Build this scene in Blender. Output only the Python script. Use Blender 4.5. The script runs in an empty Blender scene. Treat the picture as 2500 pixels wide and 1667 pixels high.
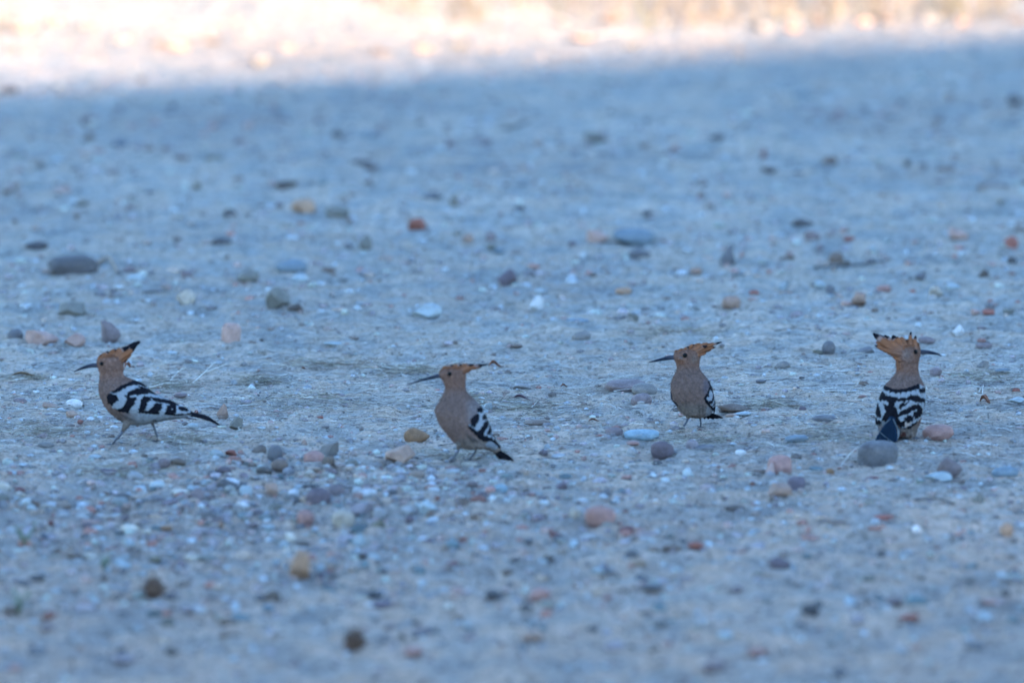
import bpy, math, random
import numpy as np
from mathutils import Vector
R = math.radians
rnd = random.Random(7)
rng = np.random.RandomState(11)
scene = bpy.context.scene
C = scene.collection

# ------------------------------------------------------------------ camera
FPX = 17500.0            # focal length in photo pixels (photo is 2500 x 1667)
CAM_H = 2.2
PITCH = R(8.23)
cam_d = bpy.data.cameras.new('camera')
cam = bpy.data.objects.new('camera', cam_d)
C.objects.link(cam)
cam.location = (0, 0, CAM_H)
cam.rotation_euler = (math.pi / 2 - PITCH, 0, 0)
cam_d.sensor_width = 36
cam_d.lens = 36 * FPX / 2500
cam_d.clip_start = 0.1
cam_d.clip_end = 3000
cam_d.dof.use_dof = True
cam_d.dof.focus_distance = 14.45
cam_d.dof.aperture_fstop = 2.7
cam_d.dof.aperture_blades = 0
scene.camera = cam

# ------------------------------------------------------------------ light
SUN_EL = R(14.0)
SUN_AZ = R(19.0)          # direction the sunlight travels, turned left of +Y
travel = Vector((-math.sin(SUN_AZ) * math.cos(SUN_EL), math.cos(SUN_AZ) * math.cos(SUN_EL), -math.sin(SUN_EL)))
world = bpy.data.worlds.new('World')
scene.world = world
world.use_nodes = True
wn = world.node_tree
wn.nodes.clear()
sky = wn.nodes.new('ShaderNodeTexSky')
sky.sky_type = 'NISHITA'
sky.sun_disc = False
sky.sun_elevation = SUN_EL
sky.sun_rotation = math.atan2(-travel.x, -travel.y)
sky.altitude = 600
sky.air_density = 1.0
sky.dust_density = 0.0
sky.ozone_density = 4.0
bg = wn.nodes.new('ShaderNodeBackground')
bg.inputs['Strength'].default_value = 0.15
wo = wn.nodes.new('ShaderNodeOutputWorld')
wn.links.new(sky.outputs[0], bg.inputs['Color'])
wn.links.new(bg.outputs[0], wo.inputs['Surface'])
sun_d = bpy.data.lights.new('sun', 'SUN')
sun_d.energy = 3.9
sun_d.angle = R(0.5)
sun_d.color = (1.0, 0.82, 0.63)
sun = bpy.data.objects.new('sun', sun_d)
C.objects.link(sun)
sun.rotation_euler = travel.to_track_quat('-Z', 'Y').to_euler()
vs = scene.view_settings
vs.view_transform = 'Standard'
vs.look = 'None'
vs.gamma = 1
vs.use_curve_mapping = False
vs.exposure = 3.02
scene.render.engine = 'CYCLES'

# ------------------------------------------------------------------ helpers
def tag(o, label=None, cat=None, group=None, kind=None):
    if label: o['label'] = label
    if cat: o['category'] = cat
    if group: o['group'] = group
    if kind: o['kind'] = kind
    return o

def lat(ix, iy, seed):
    h = (ix * 374761393 + iy * 668265263 + seed * 982451653) & 0xffffffff
    h = ((h ^ (h >> 13)) * 1274126177) & 0xffffffff
    return ((h ^ (h >> 16)) & 0xffff) / 65535.0

def vnoise(x, y, seed=0):
    x = np.asarray(x, dtype=np.float64); y = np.asarray(y, dtype=np.float64)
    ix = np.floor(x).astype(np.int64); iy = np.floor(y).astype(np.int64)
    fx = x - ix; fy = y - iy
    fx = fx * fx * (3 - 2 * fx); fy = fy * fy * (3 - 2 * fy)
    a = lat(ix, iy, seed); b = lat(ix + 1, iy, seed)
    c = lat(ix, iy + 1, seed); d = lat(ix + 1, iy + 1, seed)
    return (a * (1 - fx) + b * fx) * (1 - fy) + (c * (1 - fx) + d * fx) * fy - 0.5

def sstep(a, b, x):
    t = np.clip((x - a) / (b - a), 0, 1)
    return t * t * (3 - 2 * t)

def H(x, y):
    """terrain height; fades to flat far from the yard"""
    x = np.asarray(x, dtype=np.float64); y = np.asarray(y, dtype=np.float64)
    h = 0.050 * vnoise(x / 1.7, y / 2.6, 1) + 0.020 * vnoise(x / 0.55 + 9, y / 0.8, 2) + 0.009 * vnoise(x / 0.2, y / 0.25, 3)
    # low bank beyond the yard, in the sun
    h = h + 0.16 * sstep(21.5, 24.0, y + 0.3 * vnoise(x / 0.5, y / 0.7, 8)) * (1 + 0.9 * vnoise(x / 0.9 + 3, y / 1.1, 5))
    h = h + 0.10 * np.exp(-((x + 0.52) / 0.42) ** 2 - ((y - 22.3) / 0.5) ** 2)
    fade = 1 - sstep(40, 90, np.hypot(x, y))
    return h * fade

def Hfine(x, y):
    return H(x, y) + 0.011 * vnoise(x / 0.085, y / 0.10, 4) + 0.012 * vnoise(x / 0.036, y / 0.04, 6) + 0.0072 * vnoise(x / 0.016, y / 0.019, 7)

def ground(px, py):
    """photo pixel -> point on the terrain"""
    cx = (px - 1250) / FPX; cy = -(py - 833.5) / FPX
    d = Vector((cx, math.cos(PITCH) + cy * math.sin(PITCH), -math.sin(PITCH) + cy * math.cos(PITCH)))
    h = 0.0
    for _ in range(6):
        t = (h - CAM_H) / d.z
        p = Vector((0, 0, CAM_H)) + d * t
        h = float(H(p.x, p.y))
    return p, t / FPX      # point, metres per photo pixel there

def mesh_obj(name, verts, faces, mat=None, parent=None, smooth=True, cols=None):
    me = bpy.data.meshes.new(name)
    if isinstance(verts, np.ndarray): verts = verts.tolist()
    me.from_pydata(verts, [], faces)
    if smooth: me.polygons.foreach_set('use_smooth', [True] * len(me.polygons))
    if cols is not None:
        at = me.color_attributes.new('tint', 'FLOAT_COLOR', 'POINT')
        c = np.ones((len(me.vertices), 4), dtype=np.float32); c[:, :3] = cols
        at.data.foreach_set('color', c.ravel())
    me.update()
    if mat: me.materials.append(mat)
    o = bpy.data.objects.new(name, me)
    C.objects.link(o)
    if parent: o.parent = parent
    return o

def fast_mesh(name, V, F, mat, cols=None, smooth=True):
    """V (n,3), F (m,k) numpy, quick"""
    me = bpy.data.meshes.new(name)
    n, m, k = len(V), len(F), F.shape[1]
    me.vertices.add(n); me.vertices.foreach_set('co', V.astype(np.float32).ravel())
    me.loops.add(m * k); me.loops.foreach_set('vertex_index', F.astype(np.int32).ravel())
    me.polygons.add(m)
    me.polygons.foreach_set('loop_start', np.arange(0, m * k, k, dtype=np.int32))
    me.polygons.foreach_set('loop_total', np.full(m, k, dtype=np.int32))
    me.polygons.foreach_set('use_smooth', np.full(m, smooth))
    if cols is not None:
        at = me.color_attributes.new('tint', 'FLOAT_COLOR', 'POINT')
        c = np.ones((n, 4), dtype=np.float32); c[:, :3] = cols
        at.data.foreach_set('color', c.ravel())
    me.update(calc_edges=True)
    me.materials.append(mat)
    o = bpy.data.objects.new(name, me); C.objects.link(o)
    return o

class N:
    def __init__(s, name):
        s.m = bpy.data.materials.new(name); s.m.use_nodes = True
        s.t = s.m.node_tree; s.t.nodes.clear()
        s.out = s.t.nodes.new('ShaderNodeOutputMaterial')
        s.b = s.t.nodes.new('ShaderNodeBsdfPrincipled')
        s.t.links.new(s.b.outputs[0], s.out.inputs[0])
    def n(s, typ, **kw):
        nd = s.t.nodes.new('ShaderNode' + typ)
        for k, v in kw.items():
            if k in nd.inputs: nd.inputs[k].default_value = v
            else: setattr(nd, k, v)
        return nd
    def l(s, a, b): s.t.links.new(a, b)
    def mix(s, fac, a, b, mode='MIX'):
        nd = s.t.nodes.new('ShaderNodeMix'); nd.data_type = 'RGBA'; nd.blend_type = mode
        for i, v in ((0, fac), (6, a), (7, b)):
            if hasattr(v, 'links'): s.l(v, nd.inputs[i])
            elif i == 0: nd.inputs[0].default_value = v
            else: nd.inputs[i].default_value = (*v, 1)
        return nd.outputs[2]
    def ramp(s, src, stops):
        r = s.t.nodes.new('ShaderNodeValToRGB')
        el = r.color_ramp.elements
        while len(el) > 1: el.remove(el[-1])
        el[0].position = stops[0][0]; el[0].color = (*stops[0][1], 1)
        for p, c in stops[1:]:
            e = el.new(p); e.color = (*c, 1)
        s.l(src, r.inputs[0]); return r.outputs[0]
    def noise(s, scale, detail=4, rough=0.6, vec=None):
        nd = s.n('TexNoise', Scale=scale, Detail=detail, Roughness=rough)
        if vec is not None: s.l(vec, nd.inputs['Vector'])
        return nd
    def bump(s, h, strength, dist, prev=None):
        b = s.n('Bump', Strength=strength, Distance=dist)
        s.l(h, b.inputs['Height'])
        if prev is not None: s.l(prev, b.inputs['Normal'])
        return b.outputs[0]

def g(v): return (v, v, v)

# ---- ground material: pale river sand and silt
def mat_ground():
    s = N('sand'); tc = s.n('TexCoord'); P = tc.outputs['Object']
    big = s.noise(0.9, 5, 0.6, P); mid = s.noise(7, 5, 0.65, P); fine = s.noise(70, 4, 0.75, P); grain = s.noise(260, 3, 0.8, P)
    base = s.ramp(big.outputs[0], [(0.30, (0.45, 0.39, 0.33)), (0.52, (0.56, 0.485, 0.395)), (0.72, (0.63, 0.54, 0.44))])
    m = s.ramp(mid.outputs[0], [(0.30, (0.60, 0.68, 0.76)), (0.45, (0.90, 0.95, 1.0)), (0.55, (1.08, 1.0, 0.95)), (0.72, (1.28, 1.2, 1.15))])
    mid2 = s.noise(24, 4, 0.7, P)
    base = s.mix(0.9, base, s.ramp(mid2.outputs[0], [(0.30, (0.66, 0.66, 0.68)), (0.46, (1.0, 0.97, 0.94)), (0.56, (0.98, 1.0, 1.03)), (0.70, g(1.28))]), 'MULTIPLY')
    c = s.mix(1.0, base, m, 'MULTIPLY')
    f = s.ramp(fine.outputs[0], [(0.30, g(0.50)), (0.44, g(0.92)), (0.60, g(1.05)), (0.70, g(1.40))])
    c = s.mix(0.9, c, f, 'MULTIPLY')
    gr = s.ramp(grain.outputs[0], [(0.30, g(0.35)), (0.44, g(0.92)), (0.58, g(1.08)), (0.68, g(1.8))])
    c = s.mix(0.75, c, gr, 'MULTIPLY')
    mp = s.n('Mapping'); mp.inputs['Scale'].default_value = (70, 38, 60); s.l(P, mp.inputs['Vector'])
    dk = s.noise(1.0, 3, 0.7, mp.outputs[0])
    c = s.mix(0.85, c, s.ramp(dk.outputs[0], [(0.32, g(0.22)), (0.41, g(0.95)), (0.62, g(1.0)), (0.71, g(1.4))]), 'MULTIPLY')
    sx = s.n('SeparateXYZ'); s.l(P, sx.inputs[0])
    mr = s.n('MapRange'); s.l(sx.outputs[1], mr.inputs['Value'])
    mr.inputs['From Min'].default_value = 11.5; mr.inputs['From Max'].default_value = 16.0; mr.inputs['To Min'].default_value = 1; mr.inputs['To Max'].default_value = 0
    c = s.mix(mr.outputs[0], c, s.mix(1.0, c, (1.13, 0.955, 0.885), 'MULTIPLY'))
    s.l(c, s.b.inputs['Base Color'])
    s.b.inputs['Roughness'].default_value = 0.95
    s.b.inputs['Specular IOR Level'].default_value = 0.05
    b1 = s.bump(fine.outputs[0], 0.9, 0.02)
    b2 = s.bump(grain.outputs[0], 0.9, 0.008, b1)
    s.l(b2, s.b.inputs['Normal'])
    return s.m

def mat_tint(name, rough=0.85, nscale=120, namt=0.35, spec=0.3, bump=0.3, bdist=0.003, stretch=None):
    s = N(name); a = s.n('Attribute'); a.attribute_name = 'tint'
    tc = s.n('TexCoord'); P = tc.outputs['Object']
    if stretch:
        mp = s.n('Mapping'); mp.inputs['Scale'].default_value = stretch; s.l(P, mp.inputs['Vector']); P = mp.outputs[0]
    n = s.noise(nscale, 4, 0.7, P)
    r = s.ramp(n.outputs[0], [(0.3, g(1 - namt)), (0.5, g(1.0)), (0.7, g(1 + namt))])
    s.l(s.mix(1.0, a.outputs['Color'], r, 'MULTIPLY'), s.b.inputs['Base Color'])
    s.b.inputs['Roughness'].default_value = rough
    s.b.inputs['Specular IOR Level'].default_value = spec
    s.l(s.bump(n.outputs[0], bump, bdist), s.b.inputs['Normal'])
    return s.m

def mat_stone():
    s = N('pebble_stone'); oi = s.n('ObjectInfo'); tc = s.n('TexCoord'); P = tc.outputs['Object']
    ad = s.n('VectorMath', operation='ADD'); s.l(P, ad.inputs[0])
    cb = s.n('CombineXYZ'); mu = s.n('Math', operation='MULTIPLY'); mu.inputs[1].default_value = 40
    s.l(oi.outputs['Random'], mu.inputs[0]); s.l(mu.outputs[0], cb.inputs[0]); s.l(mu.outputs[0], cb.inputs[2]); s.l(cb.outputs[0], ad.inputs[1])
    Q = ad.outputs[0]
    n1 = s.noise(1.6, 4, 0.6, Q); n2 = s.noise(9, 5, 0.7, Q); n3 = s.noise(30, 3, 0.7, Q)
    c = s.mix(1.0, oi.outputs['Color'], s.ramp(n1.outputs[0], [(0.3, (0.78, 0.74, 0.72)), (0.5, g(1.0)), (0.7, (1.2, 1.16, 1.12))]), 'MULTIPLY')
    c = s.mix(0.9, c, s.ramp(n2.outputs[0], [(0.3, g(0.72)), (0.5, g(1.0)), (0.68, g(1.22))]), 'MULTIPLY')
    # film of sand dust
    dust = s.ramp(n2.outputs[0], [(0.55, g(0.0)), (0.78, g(0.35))])
    c = s.mix(dust, c, (0.42, 0.38, 0.34))
    s.l(c, s.b.inputs['Base Color'])
    s.b.inputs['Roughness'].default_value = 0.8
    s.b.inputs['Specular IOR Level'].default_value = 0.15
    b = s.bump(n2.outputs[0], 0.35, 0.08); b = s.bump(n3.outputs[0], 0.3, 0.03, b)
    s.l(b, s.b.inputs['Normal'])
    return s.m

def mat_plain(name, col, rough=0.8, spec=0.3, nscale=60, namt=0.3):
    s = N(name); tc = s.n('TexCoord')
    n = s.noise(nscale, 4, 0.6, tc.outputs['Object'])
    r = s.ramp(n.outputs[0], [(0.3, tuple(c * (1 - namt) for c in col)), (0.7, tuple(c * (1 + namt) for c in col))])
    s.l(r, s.b.inputs['Base Color'])
    s.b.inputs['Roughness'].default_value = rough
    s.b.inputs['Specular IOR Level'].default_value = spec
    s.l(s.bump(n.outputs[0], 0.2, 0.002), s.b.inputs['Normal'])
    return s.m

M_ground = mat_ground()
M_stone = mat_stone()
M_gravel = mat_tint('gravel_stone', 0.85, 90, 0.3, 0.1, 0.4, 0.004)
M_straw = mat_tint('dry_straw', 0.75, 200, 0.25, 0.3, 0.1, 0.001)
M_plume = mat_tint('plumage', 0.95, 170, 0.27, 0.03, 0.7, 0.003)
M_wing = mat_tint('wing_feathers', 0.85, 260, 0.16, 0.04, 0.5, 0.0015, (0.5, 1, 1.6))
M_bill = mat_tint('bill_horn', 0.6, 200, 0.15, 0.15, 0.1, 0.0005)
M_leg = mat_plain('leg_scales', (0.055, 0.058, 0.07), 0.6, 0.4, 600, 0.35)
M_eye = mat_plain('eye_black', (0.002, 0.002, 0.002), 0.3, 0.12, 10, 0.1)
M_twig = mat_plain('dark_twig', (0.10, 0.085, 0.075), 0.9, 0.2, 300, 0.5)
M_palestraw = mat_plain('pale_straw', (0.50, 0.44, 0.37), 0.8, 0.3, 300, 0.3)
M_leaf = mat_plain('dead_leaf', (0.20, 0.085, 0.05), 0.8, 0.3, 200, 0.45)
M_burr = mat_plain('burr', (0.11, 0.066, 0.046), 0.95, 0.1, 200, 0.5)
M_weed = mat_plain('green_weed', (0.13, 0.16, 0.10), 0.7, 0.3, 200, 0.4)
M_wood = mat_plain('weathered_boards', (0.22, 0.17, 0.13), 0.85, 0.2, 4, 0.4)

# ------------------------------------------------------------------ ground sheet
def make_ground():
    ys = [-70, -45, -25, -12, -5, 0, 3, 6, 8, 9.2, 10.2]
    y = 10.7
    while y < 29:
        ys.append(y); y += y * y / (FPX * CAM_H) * (1.35 if 12.2 < y < 17.0 else 3.2)
    ys += [30, 31.5, 33.5, 36, 40, 46, 54, 66, 85, 120, 200, 400, 900]
    ys = np.array(ys)
    u = np.linspace(-1, 1, 561)
    ex = [1.06, 1.15, 1.3, 1.6, 2.2, 3.5, 6, 12, 30, 90, 400]
    u = np.concatenate([-np.array(ex[::-1]), u, ex])
    Y, U = np.meshgrid(ys, u, indexing='ij')
    W = 0.086 * np.clip(Y, 10, 30)
    X = U * W
    Z = Hfine(X, Y)
    Z = np.where(np.abs(U) > 1.001, H(X, Y), Z)
    V = np.stack([X, Y, Z], -1).reshape(-1, 3)
    nr, nc = len(ys), len(u)
    i = np.arange(nr - 1)[:, None] * nc + np.arange(nc - 1)[None, :]
    F = np.stack([i, i + 1, i + nc + 1, i + nc], -1).reshape(-1, 4)
    o = fast_mesh('ground', V, F, M_ground)
    tag(o, 'pale sandy silt ground strewn with pebbles and bits of straw', kind='structure')
make_ground()

# ------------------------------------------------------------------ unseen barn added behind the viewer to cast the shade
def make_shade_caster():
    pl, _ = ground(0, 208); pr, _ = ground(2500, 64)
    e = (Vector((pr.x, pr.y, 0)) - Vector((pl.x, pl.y, 0))).normalized()
    mid = Vector(((pl.x + pr.x) / 2, (pl.y + pr.y) / 2, 0))
    run = 34.0
    top = mid - travel * (run / math.hypot(travel.x, travel.y))
    # wall plane passes under 'top', parallel to e
    nrm = Vector((-e.y, e.x, 0))
    root = bpy.data.objects.new('barn_shade_caster', None); C.objects.link(root)
    root.location = (top.x, top.y, 0)
    root.rotation_euler = (0, 0, math.atan2(e.y, e.x))
    tag(root, 'long weathered timber barn added unseen behind the viewer to shade the yard', 'barn')
    h = top.z; L = 30.0; dpt = 3.5
    def box(x0, x1, y0, y1, z0, z1):
        v = [(x, y, z) for z in (z0, z1) for y in (y0, y1) for x in (x0, x1)]
        f = [(0, 2, 3, 1), (4, 5, 7, 6), (0, 1, 5, 4), (2, 6, 7, 3), (0, 4, 6, 2), (1, 3, 7, 5)]
        return v, f
    def part(name, boxes):
        V, F = [], []
        for b in boxes:
            v, f = box(*b); n = len(V); V += v; F += [tuple(i + n for i in q) for q in f]
        return mesh_obj(name, V, F, M_wood, root, smooth=False)
    # slit shaped into the added wall to throw the strip of sun at lower right
    gp, _ = ground(2540, 1302)
    inv = root.matrix_basis.inverted() if False else None
    ang = math.atan2(e.y, e.x)
    def to_local(p):
        q = Vector((p.x - top.x, p.y - top.y)); c, s_ = math.cos(-ang), math.sin(-ang)
        return Vector((q.x * c - q.y * s_, q.x * s_ + q.y * c))
    lp = to_local(gp); 
    c, s_ = math.cos(-ang), math.sin(-ang)
    tl = Vector((travel.x * c - travel.y * s_, travel.x * s_ + travel.y * c, travel.z))
    k = (lp.y + 0.06) / tl.y
    gx = lp.x - tl.x * k; gz = gp.z - tl.z * k
    gap = 0.016
    xl, xr = gx - 0.30, gx + 1.2
    part('wall', [(-L / 2, L / 2, -0.12, 0, -0.3, gz - gap), (-L / 2, L / 2, -0.12, 0, gz + gap, h),
                  (-L / 2, xl, -0.12, 0, gz - gap, gz + gap), (xr, L / 2, -0.12, 0, gz - gap, gz + gap)])
    V = [(-L / 2 - .3, 0.06, h - .02), (L / 2 + .3, 0.06, h - .02), (L / 2 + .3, -dpt, h - .25), (-L / 2 - .3, -dpt, h - .25)]
    V += [(x, y, z - 0.1) for x, y, z in V]
    F = [(0, 3, 2, 1), (4, 5, 6, 7), (0, 1, 5, 4), (1, 2, 6, 5), (2, 3, 7, 6), (3, 0, 4, 7)]
    mesh_obj('roof', V, F, M_wood, root, smooth=False)
    for x in np.arange(-L / 2, L / 2 + .1, 6): part('post', [(x, x + 0.15, -dpt + .1, -dpt + .25, -0.3, h - .4)])
make_shade_caster()

# ------------------------------------------------------------------ stones
def ico(sub):
    import bmesh
    bm = bmesh.new(); bmesh.ops.create_icosphere(bm, subdivisions=sub, radius=1)
    V = np.array([v.co[:] for v in bm.verts]); F = np.array([[v.index for v in f.verts] for f in bm.faces])
    bm.free(); return V, F
IV, IF = ico(4); IV1, IF1 = ico(1)

def stone_mesh(kind, seed):
    r = np.random.RandomState(seed)
    V = IV.copy()
    def lump(P, f, s0):
        o = r.rand(3) * 20
        return (vnoise(P[:, 0] * f + o[0], P[:, 1] * f + o[1] + P[:, 2] * f * 1.3, s0) +
                vnoise(P[:, 1] * f + o[2], P[:, 2] * f + o[0] - P[:, 0] * f * .7, s0 + 1))
    if kind in ('round', 'flat'):
        p = 2.3
        V = V / (np.sum(np.abs(V) ** p, axis=1) ** (1 / p))[:, None]
        V *= (1 + 0.20 * lump(V, 1.1, seed) + 0.04 * lump(V, 3, seed + 5))[:, None]
    elif kind == 'block':
        p = 4.0
        V = V / (np.sum(np.abs(V) ** p, axis=1) ** (1 / p))[:, None]
        V *= (1 + 0.16 * lump(V, 1.2, seed) + 0.05 * lump(V, 4, seed + 5))[:, None]
    elif kind == 'cobble':
        p = 3.4
        V = V / (np.sum(np.abs(V) ** p, axis=1) ** (1 / p))[:, None]
        V *= (1 + 0.12 * lump(V, 1.2, seed) + 0.03 * lump(V, 4, seed + 5))[:, None]
    elif kind == 'cone':
        V *= (1 + 0.10 * lump(V, 1.4, seed))[:, None]
        t = (V[:, 2] + 1) / 2
        k = 1 - 0.72 * t ** 1.1
        V[:, 0] = V[:, 0] * k * 1.15 + 0.3 * (t - .3) * (1 if seed % 2 else -1); V[:, 1] *= k * 1.1
    elif kind == 'wedge':
        V *= (1 + 0.10 * lump(V, 1.4, seed))[:, None]
        t = (V[:, 0] + 1) / 2
        if (seed // 3) % 2: t = 1 - t
        V[:, 2] *= 0.35 + 0.75 * t; V[:, 2] += 0.2 * (t - 0.5); V[:, 1] *= 0.6 + 0.45 * t
    if kind in ('angular', 'wedge', 'cone', 'block'):
        # plane cuts give broken facets
        for _ in range(10 if kind == 'angular' else 6):
            n = r.normal(size=3); n[2] *= 0.8; n /= np.linalg.norm(n)
            d = (0.48 if kind == 'angular' else 0.62) + 0.2 * r.rand()
            s = V @ n; over = s > d
            V[over] -= np.outer((s[over] - d) * 0.985, n)
    V += 0.006 * r.normal(size=V.shape) * (0.6 if kind in ('round', 'flat') else 1)
    m = np.abs(V).max(axis=0); V /= m
    me = bpy.data.meshes.new('stone')
    me.from_pydata(V.tolist(), [], IF.tolist())
    me.polygons.foreach_set('use_smooth', [True] * len(me.polygons))
    me.materials.append(M_stone)
    return me
IV, IF = ico(4)
SM = {k: [stone_mesh(k, 10 + i * 3 + j * 17 + (i % 2)) for i in range(5)] for j, k in enumerate(('round', 'flat', 'block', 'cone', 'wedge', 'angular', 'cobble'))}

WEDGE_L = [i for i in range(5) if ((10 + i * 3 + 4 * 17 + (i % 2)) // 3) % 2]
COL = {
 'slate': (0.15, 0.15, 0.16), 'dark slate': (0.065, 0.065, 0.07), 'charcoal': (0.03, 0.03, 0.032),
 'grey': (0.24, 0.22, 0.20), 'pale grey': (0.42, 0.41, 0.40), 'white': (0.85, 0.82, 0.78),
 'pale blue': (0.32, 0.36, 0.36), 'blue': (0.13, 0.175, 0.20), 'deep blue': (0.04, 0.075, 0.11), 'bright blue': (0.20, 0.29, 0.33),
 'teal': (0.10, 0.155, 0.16), 'mauve': (0.22, 0.165, 0.165), 'purple': (0.13, 0.095, 0.115), 'lilac': (0.31, 0.26, 0.27),
 'rose': (0.38, 0.22, 0.18), 'pink': (0.46, 0.32, 0.26), 'beige': (0.50, 0.42, 0.33), 'tan': (0.36, 0.25, 0.18),
 'brown': (0.17, 0.115, 0.085), 'dark brown': (0.07, 0.048, 0.035), 'rust': (0.30, 0.10, 0.065), 'dark red': (0.16, 0.04, 0.04),
 'orange': (0.46, 0.26, 0.15), 'ochre': (0.32, 0.16, 0.07), 'olive': (0.15, 0.135, 0.085), 'olive grey': (0.19, 0.185, 0.155),
}
WORD = {'cobble': 'cobble', 'round': 'rounded pebble', 'flat': 'flat pebble', 'block': 'blocky stone', 'cone': 'pointed stone', 'wedge': 'wedge-shaped stone', 'angular': 'broken angular stone'}
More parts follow.
